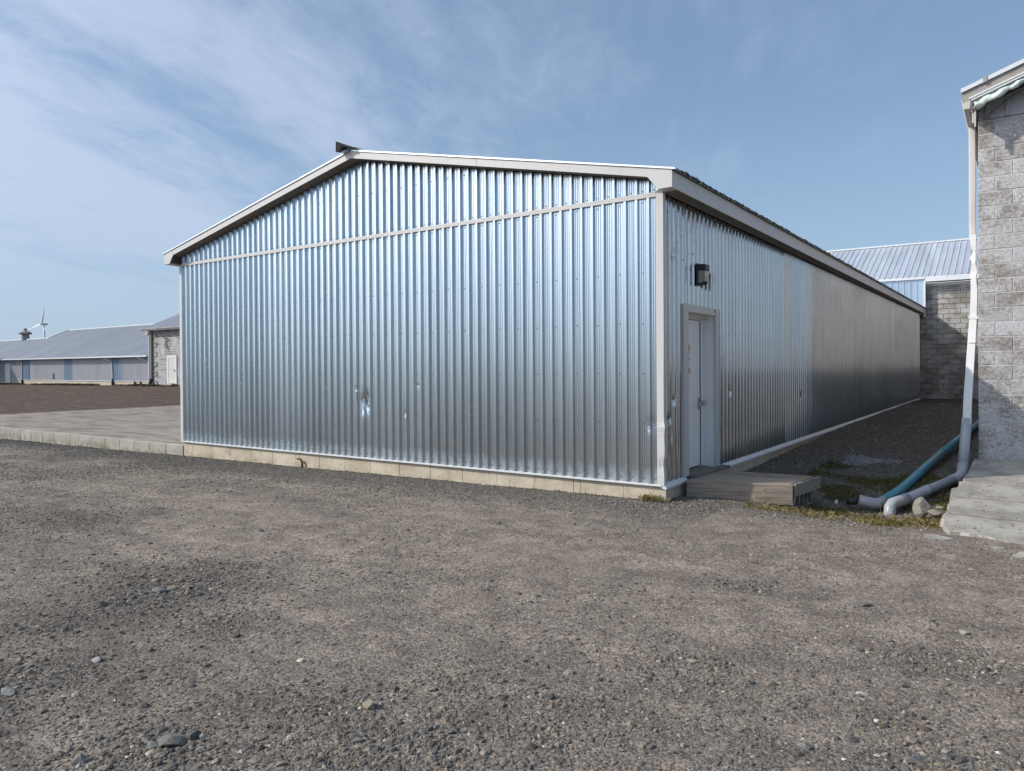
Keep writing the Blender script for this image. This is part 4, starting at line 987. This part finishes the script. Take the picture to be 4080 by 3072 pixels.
def broof(x0, x1, ry):
    x = x0
    while x < x1-0.05:
        b = min(x+0.9144*2, x1); mb = MB(); n = 8
        for i in range(n+1):
            for y in (BYF-0.45, ry): mb.v.append((x+(b-x)*i/n, y, ez(y)+(0.025 if i % 2 else 0)))
        for i in range(n): q = 2*i; mb.f.append((q, q+2, q+3, q+1)); mb.mi.append(0)
        part('roof_sheet', mb, M['barn_roof'], lb); x = b
    part('roof_back', MB().hexa([(x0, ry, ez(ry)-.05), (x1, ry, ez(ry)-.05), (x1, ry+5, ez(ry)-2.4), (x0, ry+5, ez(ry)-2.4), (x0, ry, ez(ry)), (x1, ry, ez(ry)), (x1, ry+5, ez(ry)-2.35), (x0, ry+5, ez(ry)-2.35)]), M['barn_roof'], lb)
    part('ridge_cap', MB().box(x0, x1, ry-0.1, ry+0.14, ez(ry)-0.03, ez(ry)+0.07), M['trim_white'], lb)
broof(-104, -84.0, 29.0); broof(-84.0, -54.85, 31.1)
part('rake_trim', MB().prism([(-84.03, 29.1, ez(29.1)-0.1), (-84.03, 31.1, ez(31.1)-0.1), (-84.03, 31.1, ez(31.1)+0.06), (-84.03, 29.1, ez(29.1)+0.06)], (0.06, 0, 0)), M['barn_roof'], lb)
part('gutter', MB().box(-104, -54.85, BYF-0.58, BYF-0.46, 2.58, 2.70), M['trim_white'], lb)
part('soffit', MB().box(-104, -54.85, BYF-0.455, BYF-0.06, 2.60, 2.63), M['soffit'], lb)
part('downspout', MB().tube([(-78.85, BYF-0.5, 2.6), (-78.85, BYF-0.42, 2.45), (-78.85, BYF-0.1, 2.35), (-78.85, BYF-0.1, 0.6)], 0.05, 8), M['trim_white'], lb)
part('downspout_shoe', MB().tube([(-78.85, BYF-0.1, 0.62), (-78.85, BYF-0.12, 0.1)], 0.09, 8), M['dark'], lb)
part('downspout', MB().tube([(-61.9, BYF-0.5, 2.62), (-61.9, BYF-0.45, 2.5), (-61.15, BYF-0.12, 2.3), (-61.1, BYF-0.1, 0.7)], 0.05, 8), M['trim_white'], lb)
part('downspout_shoe', MB().tube([(-61.1, BYF-0.1, 0.75), (-61.1, BYF-0.12, 0.1)], 0.09, 8), M['dark'], lb)
part('downspout', MB().tube([(-56.3, BYF-0.5, 2.62), (-56.2, BYF-0.45, 2.5), (-55.3, BYF-0.12, 2.2), (-55.25, BYF-0.1, 0.6)], 0.05, 8), M['trim_white'], lb)
for xx in (-57.6, -56.7): part('post', MB().box(xx, xx+0.1, BYF-0.12, BYF-0.04, 0.1, 0.58), M['dark'], lb)
part('door_frame', MB().box(-82.85, -82.7, BYF-0.1, BYF-0.055, 0.18, 2.25).box(-81.75, -81.6, BYF-0.1, BYF-0.055, 0.18, 2.25).box(-82.69, -81.76, BYF-0.1, BYF-0.055, 2.12, 2.25), M['trim_white'], lb)
bd = sub(part('door', MB().box(-82.69, -81.76, BYF-0.09, BYF-0.055, 0.2, 2.11), M['door'], lb), lb)
part('window', MB().box(-82.4, -82.05, BYF-0.1, BYF-0.092, 1.4, 1.85), M['trim_white'], bd)
part('vent_pipe', MB().box(-72.2, -72.1, BYF-0.1, BYF-0.055, 0.7, 1.25), M['dark'], lb)
vt = thing('roof_ventilator', 'round rusty ventilator with a conical cap on the barn ridge', 'ventilator', (-89.9, 29.0, ez(29)))
vx, vz = -89.9, ez(29.0)
def lathe(cx, cy, prof, n=14):
    return MB().rings([[(cx+r*math.cos(2*math.pi*k/n), cy+r*math.sin(2*math.pi*k/n), z) for k in range(n)] for r, z in prof])
part('neck', lathe(vx, 29.0, [(0.42, vz-0.25), (0.40, vz+0.35), (0.34, vz+0.6)]), M['vent'], vt)
part('cap', lathe(vx, 29.0, [(0.55, vz+0.58), (0.68, vz+0.75), (0.50, vz+0.88), (0.16, vz+1.02), (0.10, vz+1.12)]), M['vent'], vt)
part('finial', lathe(vx, 29.0, [(0.12, vz+1.1), (0.2, vz+1.16), (0.02, vz+1.3)]), M['rust'], vt)

# tall shed out of frame at left whose shadow falls on the barn
wg = thing('tall_shed', 'tall grey shed just beyond the left edge that shades the end of the long barn', 'shed', (-92, 16, 0.2))
part('wall', MB().box(-98, -87.2, 12.5, 20.0, 0, 6.85), M['barn_siding'], wg)
part('roof', MB().box(-98.3, -87.15, 12.3, 20.05, 6.86, 6.95), M['barn_roof'], wg)

# block annex
an = thing('block_annex', 'taller whitewashed concrete block annex with a cream door at the end of the long barn', 'building', (-50, BYF, 0.3))
part('wall', MB().box(-54.8, -36, BYF-0.3, BYF+8, -0.3, 4.72), M['annex_wall'], an)
az = lambda y: 4.86+0.43*(y-(BYF-0.7))
part('roof', MB().hexa([(-55.1, BYF-0.75, az(BYF-.75)-.04), (-35.5, BYF-0.75, az(BYF-.75)-.04), (-35.5, 29.5, az(29.5)-.04), (-55.1, 29.5, az(29.5)-.04), (-55.1, BYF-0.75, az(BYF-.75)), (-35.5, BYF-0.75, az(BYF-.75)), (-35.5, 29.5, az(29.5)), (-55.1, 29.5, az(29.5))]), M['barn_roof'], an)
part('fascia', MB().box(-55.15, -35.5, BYF-0.79, BYF-0.755, 4.66, 4.80), M['trim_white'], an)
part('gutter', MB().box(-55.3, -35.5, BYF-0.92, BYF-0.795, 4.76, 4.87), M['under_roof'], an)
part('soffit', MB().box(-54.95, -35.5, BYF-0.754, BYF-0.31, 4.68, 4.70), M['trim_white'], an)
part('downspout', MB().tube([(-54.55, BYF-0.45, 4.62), (-54.6, BYF-0.42, 4.4), (-54.62, BYF-0.42, 0.75)], 0.09, 8), M['trim_white'], an)
part('downspout', MB().tube([(-54.33, BYF-0.40, 4.62), (-54.33, BYF-0.40, 0.75)], 0.10, 8), M['under_roof'], an)
part('downspout_shoe', MB().tube([(-54.4, BYF-0.42, 0.8), (-54.4, BYF-0.55, 0.1)], 0.14, 8), M['dark'], an)
for k in range(6):
    z = 4.15-k*0.775
    part('wall_bracket', MB().box(-54.15, -53.65, BYF-0.36, BYF-0.305, z, z+0.05).box(-54.15, -53.65, BYF-0.36, BYF-0.305, z+0.3, z+0.35).box(-53.7, -53.65, BYF-0.36, BYF-0.305, z+0.05, z+0.3), M['under_roof'], an)
part('door_frame', MB().box(-52.15, -51.95, BYF-0.36, BYF-0.302, 0.42, 2.66).box(-51.0, -50.8, BYF-0.36, BYF-0.302, 0.42, 2.66).box(-51.945, -51.005, BYF-0.36, BYF-0.302, 2.45, 2.66), M['trim_white'], an)
ad = sub(part('door', MB().box(-51.94, -51.01, BYF-0.34, BYF-0.302, 0.45, 2.44), painted('cream_paint', (0.60, 0.60, 0.55), 0.5), an), an)
part('handle', MB().box(-51.12, -51.05, BYF-0.38, BYF-0.342, 1.35, 1.55), M['dark'], ad)
part('door_step', MB().box(-52.1, -50.8, BYF-0.75, BYF-0.31, 0.1, 0.42), M['foundation'], an)
yl = thing('yard_lamp', 'gooseneck barn lamp on the annex block wall under its eave', 'lamp', (-52.6, BYF-0.3, 4.2))
part('arm', MB().tube([(-52.35, BYF-0.3, 3.95), (-52.4, BYF-0.7, 4.3), (-52.6, BYF-1.0, 4.62), (-53.0, BYF-1.15, 4.72), (-53.3, BYF-1.2, 4.60)], 0.035, 8), M['under_roof'], yl)
part('shade', lathe(-53.3, BYF-1.2, [(0.10, 4.66), (0.13, 4.50), (0.26, 4.28)]), M['under_roof'], yl)
part('wall_plate', MB().box(-52.45, -52.25, BYF-0.33, BYF-0.302, 3.8, 4.1), M['under_roof'], yl)

# ------------------------------------------------------------------ wind turbine
wt = thing('wind_turbine', 'distant three-bladed white wind turbine above the barn roof', 'wind turbine', (-1635.5, 679, 0))
tx, ty = -1635.5, 679.0
part('tower', lathe(tx, ty, [(2.3, 0), (2.0, 45), (1.5, 92)], 20), M['turbine'], wt, smooth=True)
vw = Vector((-1635.5-CAM.x, 679-CAM.y, 0)).normalized(); vr = Vector((vw.y, -vw.x, 0))
axis = (vr*-0.83+vw*-0.55).normalized()     # rotor faces left and towards the yard
side = Vector((0, 0, 1)).cross(axis).normalized()
hubc = Vector((tx, ty, 94.0))+axis*5.2
nac = []
for t_, r_ in ((-7.5, 1.5), (-6.5, 2.0), (0, 2.2), (3.6, 1.9)):
    c = Vector((tx, ty, 94.0))+axis*t_
    nac.append([c+side*r_*math.cos(a)+Vector((0, 0, 1))*r_*0.95*math.sin(a) for a in [math.pi/8+k*math.pi/4 for k in range(8)]])
part('nacelle', MB().rings(nac), M['turbine'], wt)
part('hub', MB().rings([[hubc+axis*t_+(side*math.cos(k*math.pi/5)+Vector((0, 0, 1))*math.sin(k*math.pi/5))*r_ for k in range(10)] for t_, r_ in ((-1.6, 1.7), (0, 1.9), (1.3, 1.3), (2.0, 0.3))]), M['turbine'], wt, smooth=True)
rr_ = Rt.dot(side)
for k in range(3):
    ang = math.radians(15-120*k)
    d = Vector((0, 0, 1))*math.cos(ang)+side*(math.sin(ang)*(1 if rr_ > 0 else -1)); perp = axis.cross(d).normalized()
    R_ = []
    for t_, c_, th in ((1.2, 1.8, 1.5), (4, 2.8, 1.4), (9, 4.6, 1.2), (20, 3.6, 0.9), (33, 2.4, 0.6), (46, 0.7, 0.25)):
        tw = math.radians(22*(1-t_/46)); cv = perp*math.cos(tw)+axis*math.sin(tw); nv = d.cross(cv)
        o_ = hubc+d*t_
        R_.append([o_+cv*c_*0.35, o_+nv*th*0.5, o_-cv*c_*0.65, o_-nv*th*0.5])
    part('blade', MB().rings(R_), M['turbine'], wt)

# ------------------------------------------------------------------ gravel stones
ICO_V = None
def ico():
    p = (1+5**0.5)/2
    v = np.array([(-1, p, 0), (1, p, 0), (-1, -p, 0), (1, -p, 0), (0, -1, p), (0, 1, p), (0, -1, -p), (0, 1, -p), (p, 0, -1), (p, 0, 1), (-p, 0, -1), (-p, 0, 1)], float)
    v /= np.linalg.norm(v[0])
    f = np.array([(0, 11, 5), (0, 5, 1), (0, 1, 7), (0, 7, 10), (0, 10, 11), (1, 5, 9), (5, 11, 4), (11, 10, 2), (10, 7, 6), (7, 1, 8), (3, 9, 4), (3, 4, 2), (3, 2, 6), (3, 6, 8), (3, 8, 9), (4, 9, 5), (2, 4, 11), (6, 2, 10), (8, 6, 7), (9, 8, 1)])
    return v, f
def octa():
    v = np.array([(1, 0, 0), (0, 1, 0), (-1, 0, 0), (0, -1, 0), (0, 0, 1), (0, 0, -1)], float)
    f = np.array([(0, 1, 4), (1, 2, 4), (2, 3, 4), (3, 0, 4), (1, 0, 5), (2, 1, 5), (3, 2, 5), (0, 3, 5)])
    return v, f
def stones(name, x, y, size, tmpl, zfun, tint=None, seed=1, sink=0.25):
    r = np.random.default_rng(seed); V, Fc = tmpl; n = len(x); k = len(V)
    sc3 = np.stack([r.uniform(0.75, 1.35, n), r.uniform(0.6, 1.1, n), r.uniform(0.38, 0.75, n)], -1)*size[:, None]
    v = V[None]*(1+r.uniform(-0.28, 0.28, (n, k, 1)))*sc3[:, None, :]
    a = r.uniform(0, 2*np.pi, n); b = r.uniform(-0.35, 0.35, n)
    ca, sa, cb, sb = np.cos(a)[:, None], np.sin(a)[:, None], np.cos(b)[:, None], np.sin(b)[:, None]
    X1 = v[..., 0]*cb+v[..., 2]*sb; Z1 = -v[..., 0]*sb+v[..., 2]*cb; Y1 = v[..., 1]
    X2 = X1*ca-Y1*sa; Y2 = X1*sa+Y1*ca
    z0 = zfun(x, y)+size*(sink-0.2)*r.uniform(0.0, 2.0, n)
    P = np.stack([X2+x[:, None], Y2+y[:, None], Z1+z0[:, None]], -1).reshape(-1, 3)
    Fs = (Fc[None]+(np.arange(n)*k)[:, None, None]).reshape(-1, 3)
    if tint is None:
        pal = np.array([(0.105, 0.108, 0.112), (0.14, 0.135, 0.128), (0.17, 0.155, 0.14), (0.085, 0.09, 0.097), (0.20, 0.185, 0.165), (0.13, 0.115, 0.105), (0.24, 0.235, 0.225), (0.40, 0.385, 0.36)])
        pr = np.array([0.22, 0.22, 0.18, 0.16, 0.10, 0.07, 0.04, 0.01])
        c = pal[r.choice(len(pal), n, p=pr)]*r.uniform(0.85, 1.35, (n, 1))*np.array([1.12, 1.02, 0.90])
    else: c = np.array(tint)[None]*r.uniform(0.7, 1.3, (n, 1))
    me = npmesh(name, P, Fs, 3, M['stones'], np.repeat(c, k, 0))
    return me
def polar(n, r0, r1, a0, a1, pw):
    u = rng.random(n); r = (r0**pw+u*(r1**pw-r0**pw))**(1/pw); a = np.radians(rng.uniform(a0, a1, n))
    az = a
    x = CAM.x+r*(-math.sin(YAW)*np.cos(az)+math.cos(YAW)*np.sin(az)); y = CAM.y+r*(math.cos(YAW)*np.cos(az)+math.sin(YAW)*np.sin(az))
    return x, y, r
def allowed(x, y):
    ok = ~((x > BX0-0.02) & (x < 0.045) & (y > -0.005))
    ok &= ~((x > -25.4) & (x < -10) & (y > -0.005))
    ok &= ~((x > 2.9) & (y > -0.15)) & ~((x > 3.3) & (y > -0.45)) & ~((x > 3.9) & (y > -0.6))
    return ok
def dens(x, y):
    g, s = patches(x, y); n = fbm(x*0.55*1.2+3, y*1.0, 4); return np.clip(0.30+g*0.9+(n-0.5)*1.5, 0.10, 1)
x, y, r = polar(560000, 2.0, 18, -50, 50, 1.1)
ok = allowed(x, y); x, y, r = x[ok], y[ok], r[ok]
d = dens(x, y); kp = rng.random(len(x)) < d*0.62; x, y, r, d = x[kp], y[kp], r[kp], d[kp]
size = np.exp(rng.normal(math.log(0.0048), 0.38, len(x)))*(1+0.5*d); size = np.maximum(size, r*0.00088)
tag(link('fine_gravel', stones('fine_gravel', x, y, size, octa(), H, seed=11)), kind='stuff')

x, y, r = polar(70000, 2.0, 18, -50, 50, 1.3)
ok = allowed(x, y); x, y, r = x[ok], y[ok], r[ok]
d = dens(x, y); kp = rng.random(len(x)) < d**1.3*0.8; x, y, r, d = x[kp], y[kp], r[kp], d[kp]
size = np.minimum(np.exp(rng.normal(math.log(0.0085), 0.40, len(x)))*(0.8+0.5*d), 0.028)
tag(link('coarse_gravel', stones('coarse_gravel', x, y, size, ico(), H, seed=12)), kind='stuff')

# loose stones gathered round the pot holes and clusters
xs2, ys2, sz2 = [], [], []
for cx, cy, r_, k_ in CLUST:
    n = int(420*k_*(r_/0.4)**1.4); a = rng.uniform(0, 6.283, n); q = np.abs(rng.normal(0, 0.8, n))*r_*(0.6+0.8*rng.random(n))
    xs2.append(cx+q*np.cos(a)*1.25); ys2.append(cy+q*np.sin(a)*0.9); sz2.append(np.exp(rng.normal(math.log(0.0085), 0.42, n))*(0.7+0.5*k_))
x, y, sz = np.concatenate(xs2), np.concatenate(ys2), np.minimum(np.concatenate(sz2), 0.042); ok = allowed(x, y)
tag(link('loose_stones', stones('loose_stones', x[ok], y[ok], sz[ok], ico(), H, seed=15)), kind='stuff')
# dark coarse gravel banked along the foundations
n = 26000; x = rng.uniform(-24, 0.6, n); y = -0.03-np.abs(rng.normal(0, 0.55, n))*(0.6+0.8*fbm(x*0.6, x*0+2, 3)); ok = y > -2.2; x, y = x[ok], y[ok]
tag(link('foundation_gravel', stones('foundation_gravel', x, y, np.exp(rng.normal(math.log(0.013), 0.32, len(x))), octa(), lambda x, y: H(x, y)-0.002, (0.145, 0.134, 0.122), 18)), kind='stuff')
# alley gravel
n = 26000; x = rng.uniform(0.05, 2.95, n); y = 0.2+rng.random(n)**1.5*22; kp = ~((x > 0.0) & (x < 1.35) & (y > 0.45) & (y < 1.65)); x, y = x[kp], y[kp]
g = fbm(x*1.3, y*0.6, 3); wet = np.exp(-((x-2.0)/0.9)**2-((y-1.9)/1.6)**2); kp = rng.random(len(x)) > wet*0.8; x, y = x[kp], y[kp]
size = np.exp(rng.normal(math.log(0.012), 0.3, len(x)))*(1+y*0.03)
tag(link('alley_gravel', stones('alley_gravel', x, y, size, octa(), H, seed=13)), kind='stuff')
n = 520; x = 2.93+rng.random(n)**0.8*2.0; y = -0.5+rng.random(n)**2.2*4.2; ok = (y > -0.28-0.18*(x-3)) & (x < 5)
tag(link('ramp_pebbles', stones('ramp_pebbles', x[ok], y[ok], np.exp(rng.normal(math.log(0.008), 0.4, ok.sum())), octa(), lambda x, y: zramp(y)+0.002, seed=17)), kind='stuff')
# pale heap of washed stone in the alley
n = 1500; a = rng.uniform(0, 6.283, n); q = rng.random(n)**0.62*(0.8+0.35*np.sin(a*3+1)); x = 1.42+q*np.cos(a)*0.46; y = 5.0+q*np.sin(a)*0.60
tag(link('pale_gravel_heap', stones('pale_gravel_heap', x, y, rng.uniform(0.008, 0.02, n), octa(), lambda x, y: H(x, y)+0.004, (0.30, 0.30, 0.31), 14)), kind='stuff')
# a few larger stones that stand out in the yard
big = [(3480, 1, 0), ]
BIG = [(680, 2962, 0.062, (0.135, 0.13, 0.118), 'dark rounded stone, largest of the group at the bottom left'), (385, 2632, 0.035, (0.27, 0.265, 0.255), 'flat pale grey stone in the gravel at lower left'),
       (610, 2972, 0.034, (0.15, 0.15, 0.14), 'rounded grey stone just left of the largest dark stone'), (320, 3028, 0.040, (0.17, 0.17, 0.165), 'long flat grey stone near the bottom left edge'),
       (3440, 2412, 0.045, (0.12, 0.115, 0.11), 'flat dark stone alone in the right middle of the yard'), (3207, 2978, 0.036, (0.16, 0.155, 0.15), 'squarish grey stone near the bottom right of the yard'),
       (3640, 3032, 0.036, (0.12, 0.122, 0.125), 'blue grey stone at the bottom right edge'), (3435, 2765, 0.026, (0.38, 0.36, 0.33), 'pale stone in the lower right gravel'),
       (3840, 2525, 0.032, (0.26, 0.245, 0.21), 'flat tan stone in the right of the yard'), (690, 2330, 0.05, (0.17, 0.15, 0.13), 'brown angular stone in the stony pothole at left'),
       (640, 2340, 0.055, (0.14, 0.14, 0.135), 'flat grey stone on the left rim of the stony pothole'), (740, 2325, 0.045, (0.19, 0.16, 0.14), 'tan angular stone in the middle of the stony pothole'),
       (2085, 1936, 0.030, (0.50, 0.40, 0.32), 'small pale pinkish stone against the front foundation'), (1180, 2560, 0.024, (0.13, 0.13, 0.13), 'small dark stone left of centre in the yard'),
       (30, 2765, 0.05, (0.22, 0.215, 0.205), 'pale slab-like stone at the left edge of the photo'), (3255, 2160, 0.05, (0.36, 0.36, 0.36), 'small whitish stone near the grass edge')]
for i, (px, py, s_, c, lab) in enumerate(BIG[:-1]):
    gx, gy = groundpt(px, py)
    if i == 12: gx, gy = -2.63, -0.06
    zc = float(H(np.array([gx]), np.array([gy]))[0])
    mt, t = newmat('stone_surface')
    nn = t.noise(t.pos, 60, 5, 0.7); setin(t, 'Base Color', t.mix(t.ramp(nn, 0.3, 0.7), C4([v*0.7 for v in c]), C4([v*1.2 for v in c]))); setin(t, 'Roughness', 0.9); bump(t, nn, 0.5, 0.005)
    o = rock('stone', (gx, gy, zc+s_*0.12), s_, mt, 20+i, 2, (1.25, 0.9, 0.55))
    tag(o, lab, 'stone')

# ------------------------------------------------------------------ grass and dead stalks
def blades(name, x, y, h, cols, seed, lean=0.5, wdt=0.004):
    r = np.random.default_rng(seed); n = len(x); a = r.uniform(0, 2*np.pi, n); z = H(x, y)
    hx = np.cos(a); hy = np.sin(a); l = r.uniform(0.1, lean, n)*h
    b = r.uniform(0, 2*np.pi, n); lx, ly = np.cos(b)*l, np.sin(b)*l
    w_ = wdt*r.uniform(0.6, 1.3, n)
    p0 = np.stack([x-hx*w_, y-hy*w_, z-0.01], -1); p1 = np.stack([x+hx*w_, y+hy*w_, z-0.01], -1)
    p2 = np.stack([x+lx*0.4+hx*w_*0.7, y+ly*0.4+hy*w_*0.7, z+h*0.6], -1); p3 = np.stack([x+lx, y+ly, z+h*r.uniform(0.75, 1, n)], -1)
    P = np.stack([p0, p1, p2, p3], 1).reshape(-1, 3); i = np.arange(n)[:, None]*4
    Fs = np.concatenate([i+np.array([0, 1, 2]), i+np.array([0, 2, 3])], 0)
    cols = np.array(cols); c = cols[r.integers(0, len(cols), n)]*r.uniform(0.7, 1.3, (n, 1))
    return link(name, npmesh(name, P, Fs, 3, M['grass'], np.repeat(c, 4, 0)))
GR = [(0.075, 0.085, 0.02), (0.12, 0.115, 0.028), (0.19, 0.155, 0.05), (0.22, 0.18, 0.08), (0.055, 0.062, 0.018), (0.12, 0.09, 0.045)]
ST = [(0.24, 0.185, 0.09), (0.18, 0.15, 0.07), (0.30, 0.24, 0.13), (0.12, 0.10, 0.04)]
n = 190000; x = rng.uniform(0.9, 2.95, n); y = rng.uniform(-0.25, 4.6, n)
edge = 0.12+0.5*(fbm(x*2.3, y*2.3, 3)-0.5)-0.10*(x-1.9)+0.12*rng.random(n)
ok = (y > edge) & (fbm(x*2.6+9, y*2.4, 3)+0.16*rng.random(n) > 0.56+0.02*y) & ~((x < 1.4) & (y > 0.4) & (y < 1.75)) & ~((x-1.42)**2/0.3+(y-5)**2/0.5 < 1)
x, y = x[ok], y[ok]
tag(blades('grass', x, y, rng.uniform(0.006, 0.022, len(x))*np.where(rng.random(len(x)) < 0.05, 3.0, 1.0), GR, 31, 1.2, 0.0013), kind='stuff')
n = 3200; x = np.concatenate([rng.normal(2.55, 0.28, n//2), rng.normal(1.35, 0.25, n//4), rng.uniform(1.0, 2.9, n//4)]); y = np.concatenate([rng.normal(1.0, 0.28, n//2), rng.normal(0.55, 0.16, n//4), rng.uniform(0.1, 1.6, n//4)])
ok = (x < 2.9) & (x > 0.4) & ~((x < 1.33) & (y > 0.47+0.25*x)); x, y = x[ok], y[ok]
tag(blades('dead_grass', x, y, rng.uniform(0.012, 0.045, len(x)), ST, 32, 1.8, 0.0010), kind='stuff')
n = 260; x = rng.normal(-0.12, 0.10, n); y = -0.03-np.abs(rng.normal(0, 0.06, n))
tag(blades('dead_grass_tuft', x, y, rng.uniform(0.02, 0.10, n), ST, 33, 0.9, 0.0014), kind='stuff')
n = 4200; x = rng.uniform(-25, -0.2, n); y = -0.01-np.abs(rng.normal(0, 0.03, n)); ok = fbm(x*1.7, y*0+3, 3) > 0.5; x, y = x[ok], y[ok]
tag(blades('wall_moss', x, y, rng.uniform(0.008, 0.03, len(x)), [(0.07, 0.08, 0.03), (0.12, 0.11, 0.05)], 34, 0.8, 0.005), kind='stuff')
n = 9000; x = rng.uniform(-88, -50.5, n); y = BYF-0.35-np.abs(rng.normal(0, 0.45, n)); ok = fbm(x*0.5, y*0.6, 3)+0.1*rng.random(n) > 0.52; x, y = x[ok], y[ok]
tag(blades('barn_weeds', x, y, rng.uniform(0.05, 0.22, len(x)), [(0.07, 0.075, 0.03), (0.12, 0.10, 0.05), (0.05, 0.045, 0.03)], 36, 0.8, 0.03), kind='stuff')
def stalk(pts, r, lab, nm='weed_stalk', heads=0, seed=0):
    R = random.Random(seed); mb = MB()
    for p in pts: mb.tube(p, [r*(1-0.6*i/(len(p)-1)) for i in range(len(p))], 5)
    for k in range(heads):
        p = Vector(R.choice(pts)[-1])+Vector((R.uniform(-.02, .02), R.uniform(-.02, .02), R.uniform(-.09, .01)))
        mb.hexa([p+Vector(q)*0.008 for q in ((-1, -1, -1), (1, -1, -1), (1, 1, -1), (-1, 1, -1), (-.4, -.4, 1.6), (.4, -.4, 1.6), (.4, .4, 1.6), (-.4, .4, 1.6))])
    tag(part(nm, mb, M['straw']), lab, 'weed')
M['straw_'] = M['moss']; M['straw'] = painted('straw', (0.30, 0.24, 0.15), 0.9, 0.2, (0.15, 0.11, 0.07), 0.4)
stalk([[(1.02, 0.60, -0.1), (1.01, 0.58, 0.03), (1.03, 0.57, 0.14)], [(1.06, 0.62, -0.1), (1.07, 0.58, 0.0), (1.05, 0.57, 0.10)], [(1.10, 0.62, -0.1), (0.97, 0.56, 0.0), (0.92, 0.56, 0.10)]], 0.003, 'dry seed-headed weed standing against the front board of the wooden step', heads=14, seed=4)
stalk([[(1.30, 0.66, -0.12), (1.34, 0.66, -0.02), (1.36, 0.68, 0.07)], [(1.2, 0.60, -0.12), (1.33, 0.62, -0.06), (1.40, 0.64, -0.04)]], 0.003, 'bent straw-coloured weed stalks at the right corner of the step', seed=5)
stalk([[(-0.02, -0.05, -0.03), (-0.10, -0.06, 0.10), (-0.16, -0.05, 0.16)], [(-0.05, -0.05, -0.03), (-0.12, -0.06, 0.04), (-0.16, -0.07, 0.01)], [(-0.1, -0.05, -0.03), (-0.13, -0.06, 0.07), (-0.15, -0.07, 0.12)]], 0.0035, 'dry reddish weed leaning on the front foundation corner', seed=6)
stalk([[(2.13, 1.55, -0.2), (2.12, 1.54, 0.0), (2.11, 1.54, 0.16)]], 0.0022, 'thin upright dry stalk in front of the white elbow', seed=7)
stalk([[(2.28, 2.3, -0.12), (2.29, 2.28, 0.0), (2.28, 2.28, 0.12)]], 0.0022, 'thin dark stalk beside the teal pipe', seed=8)
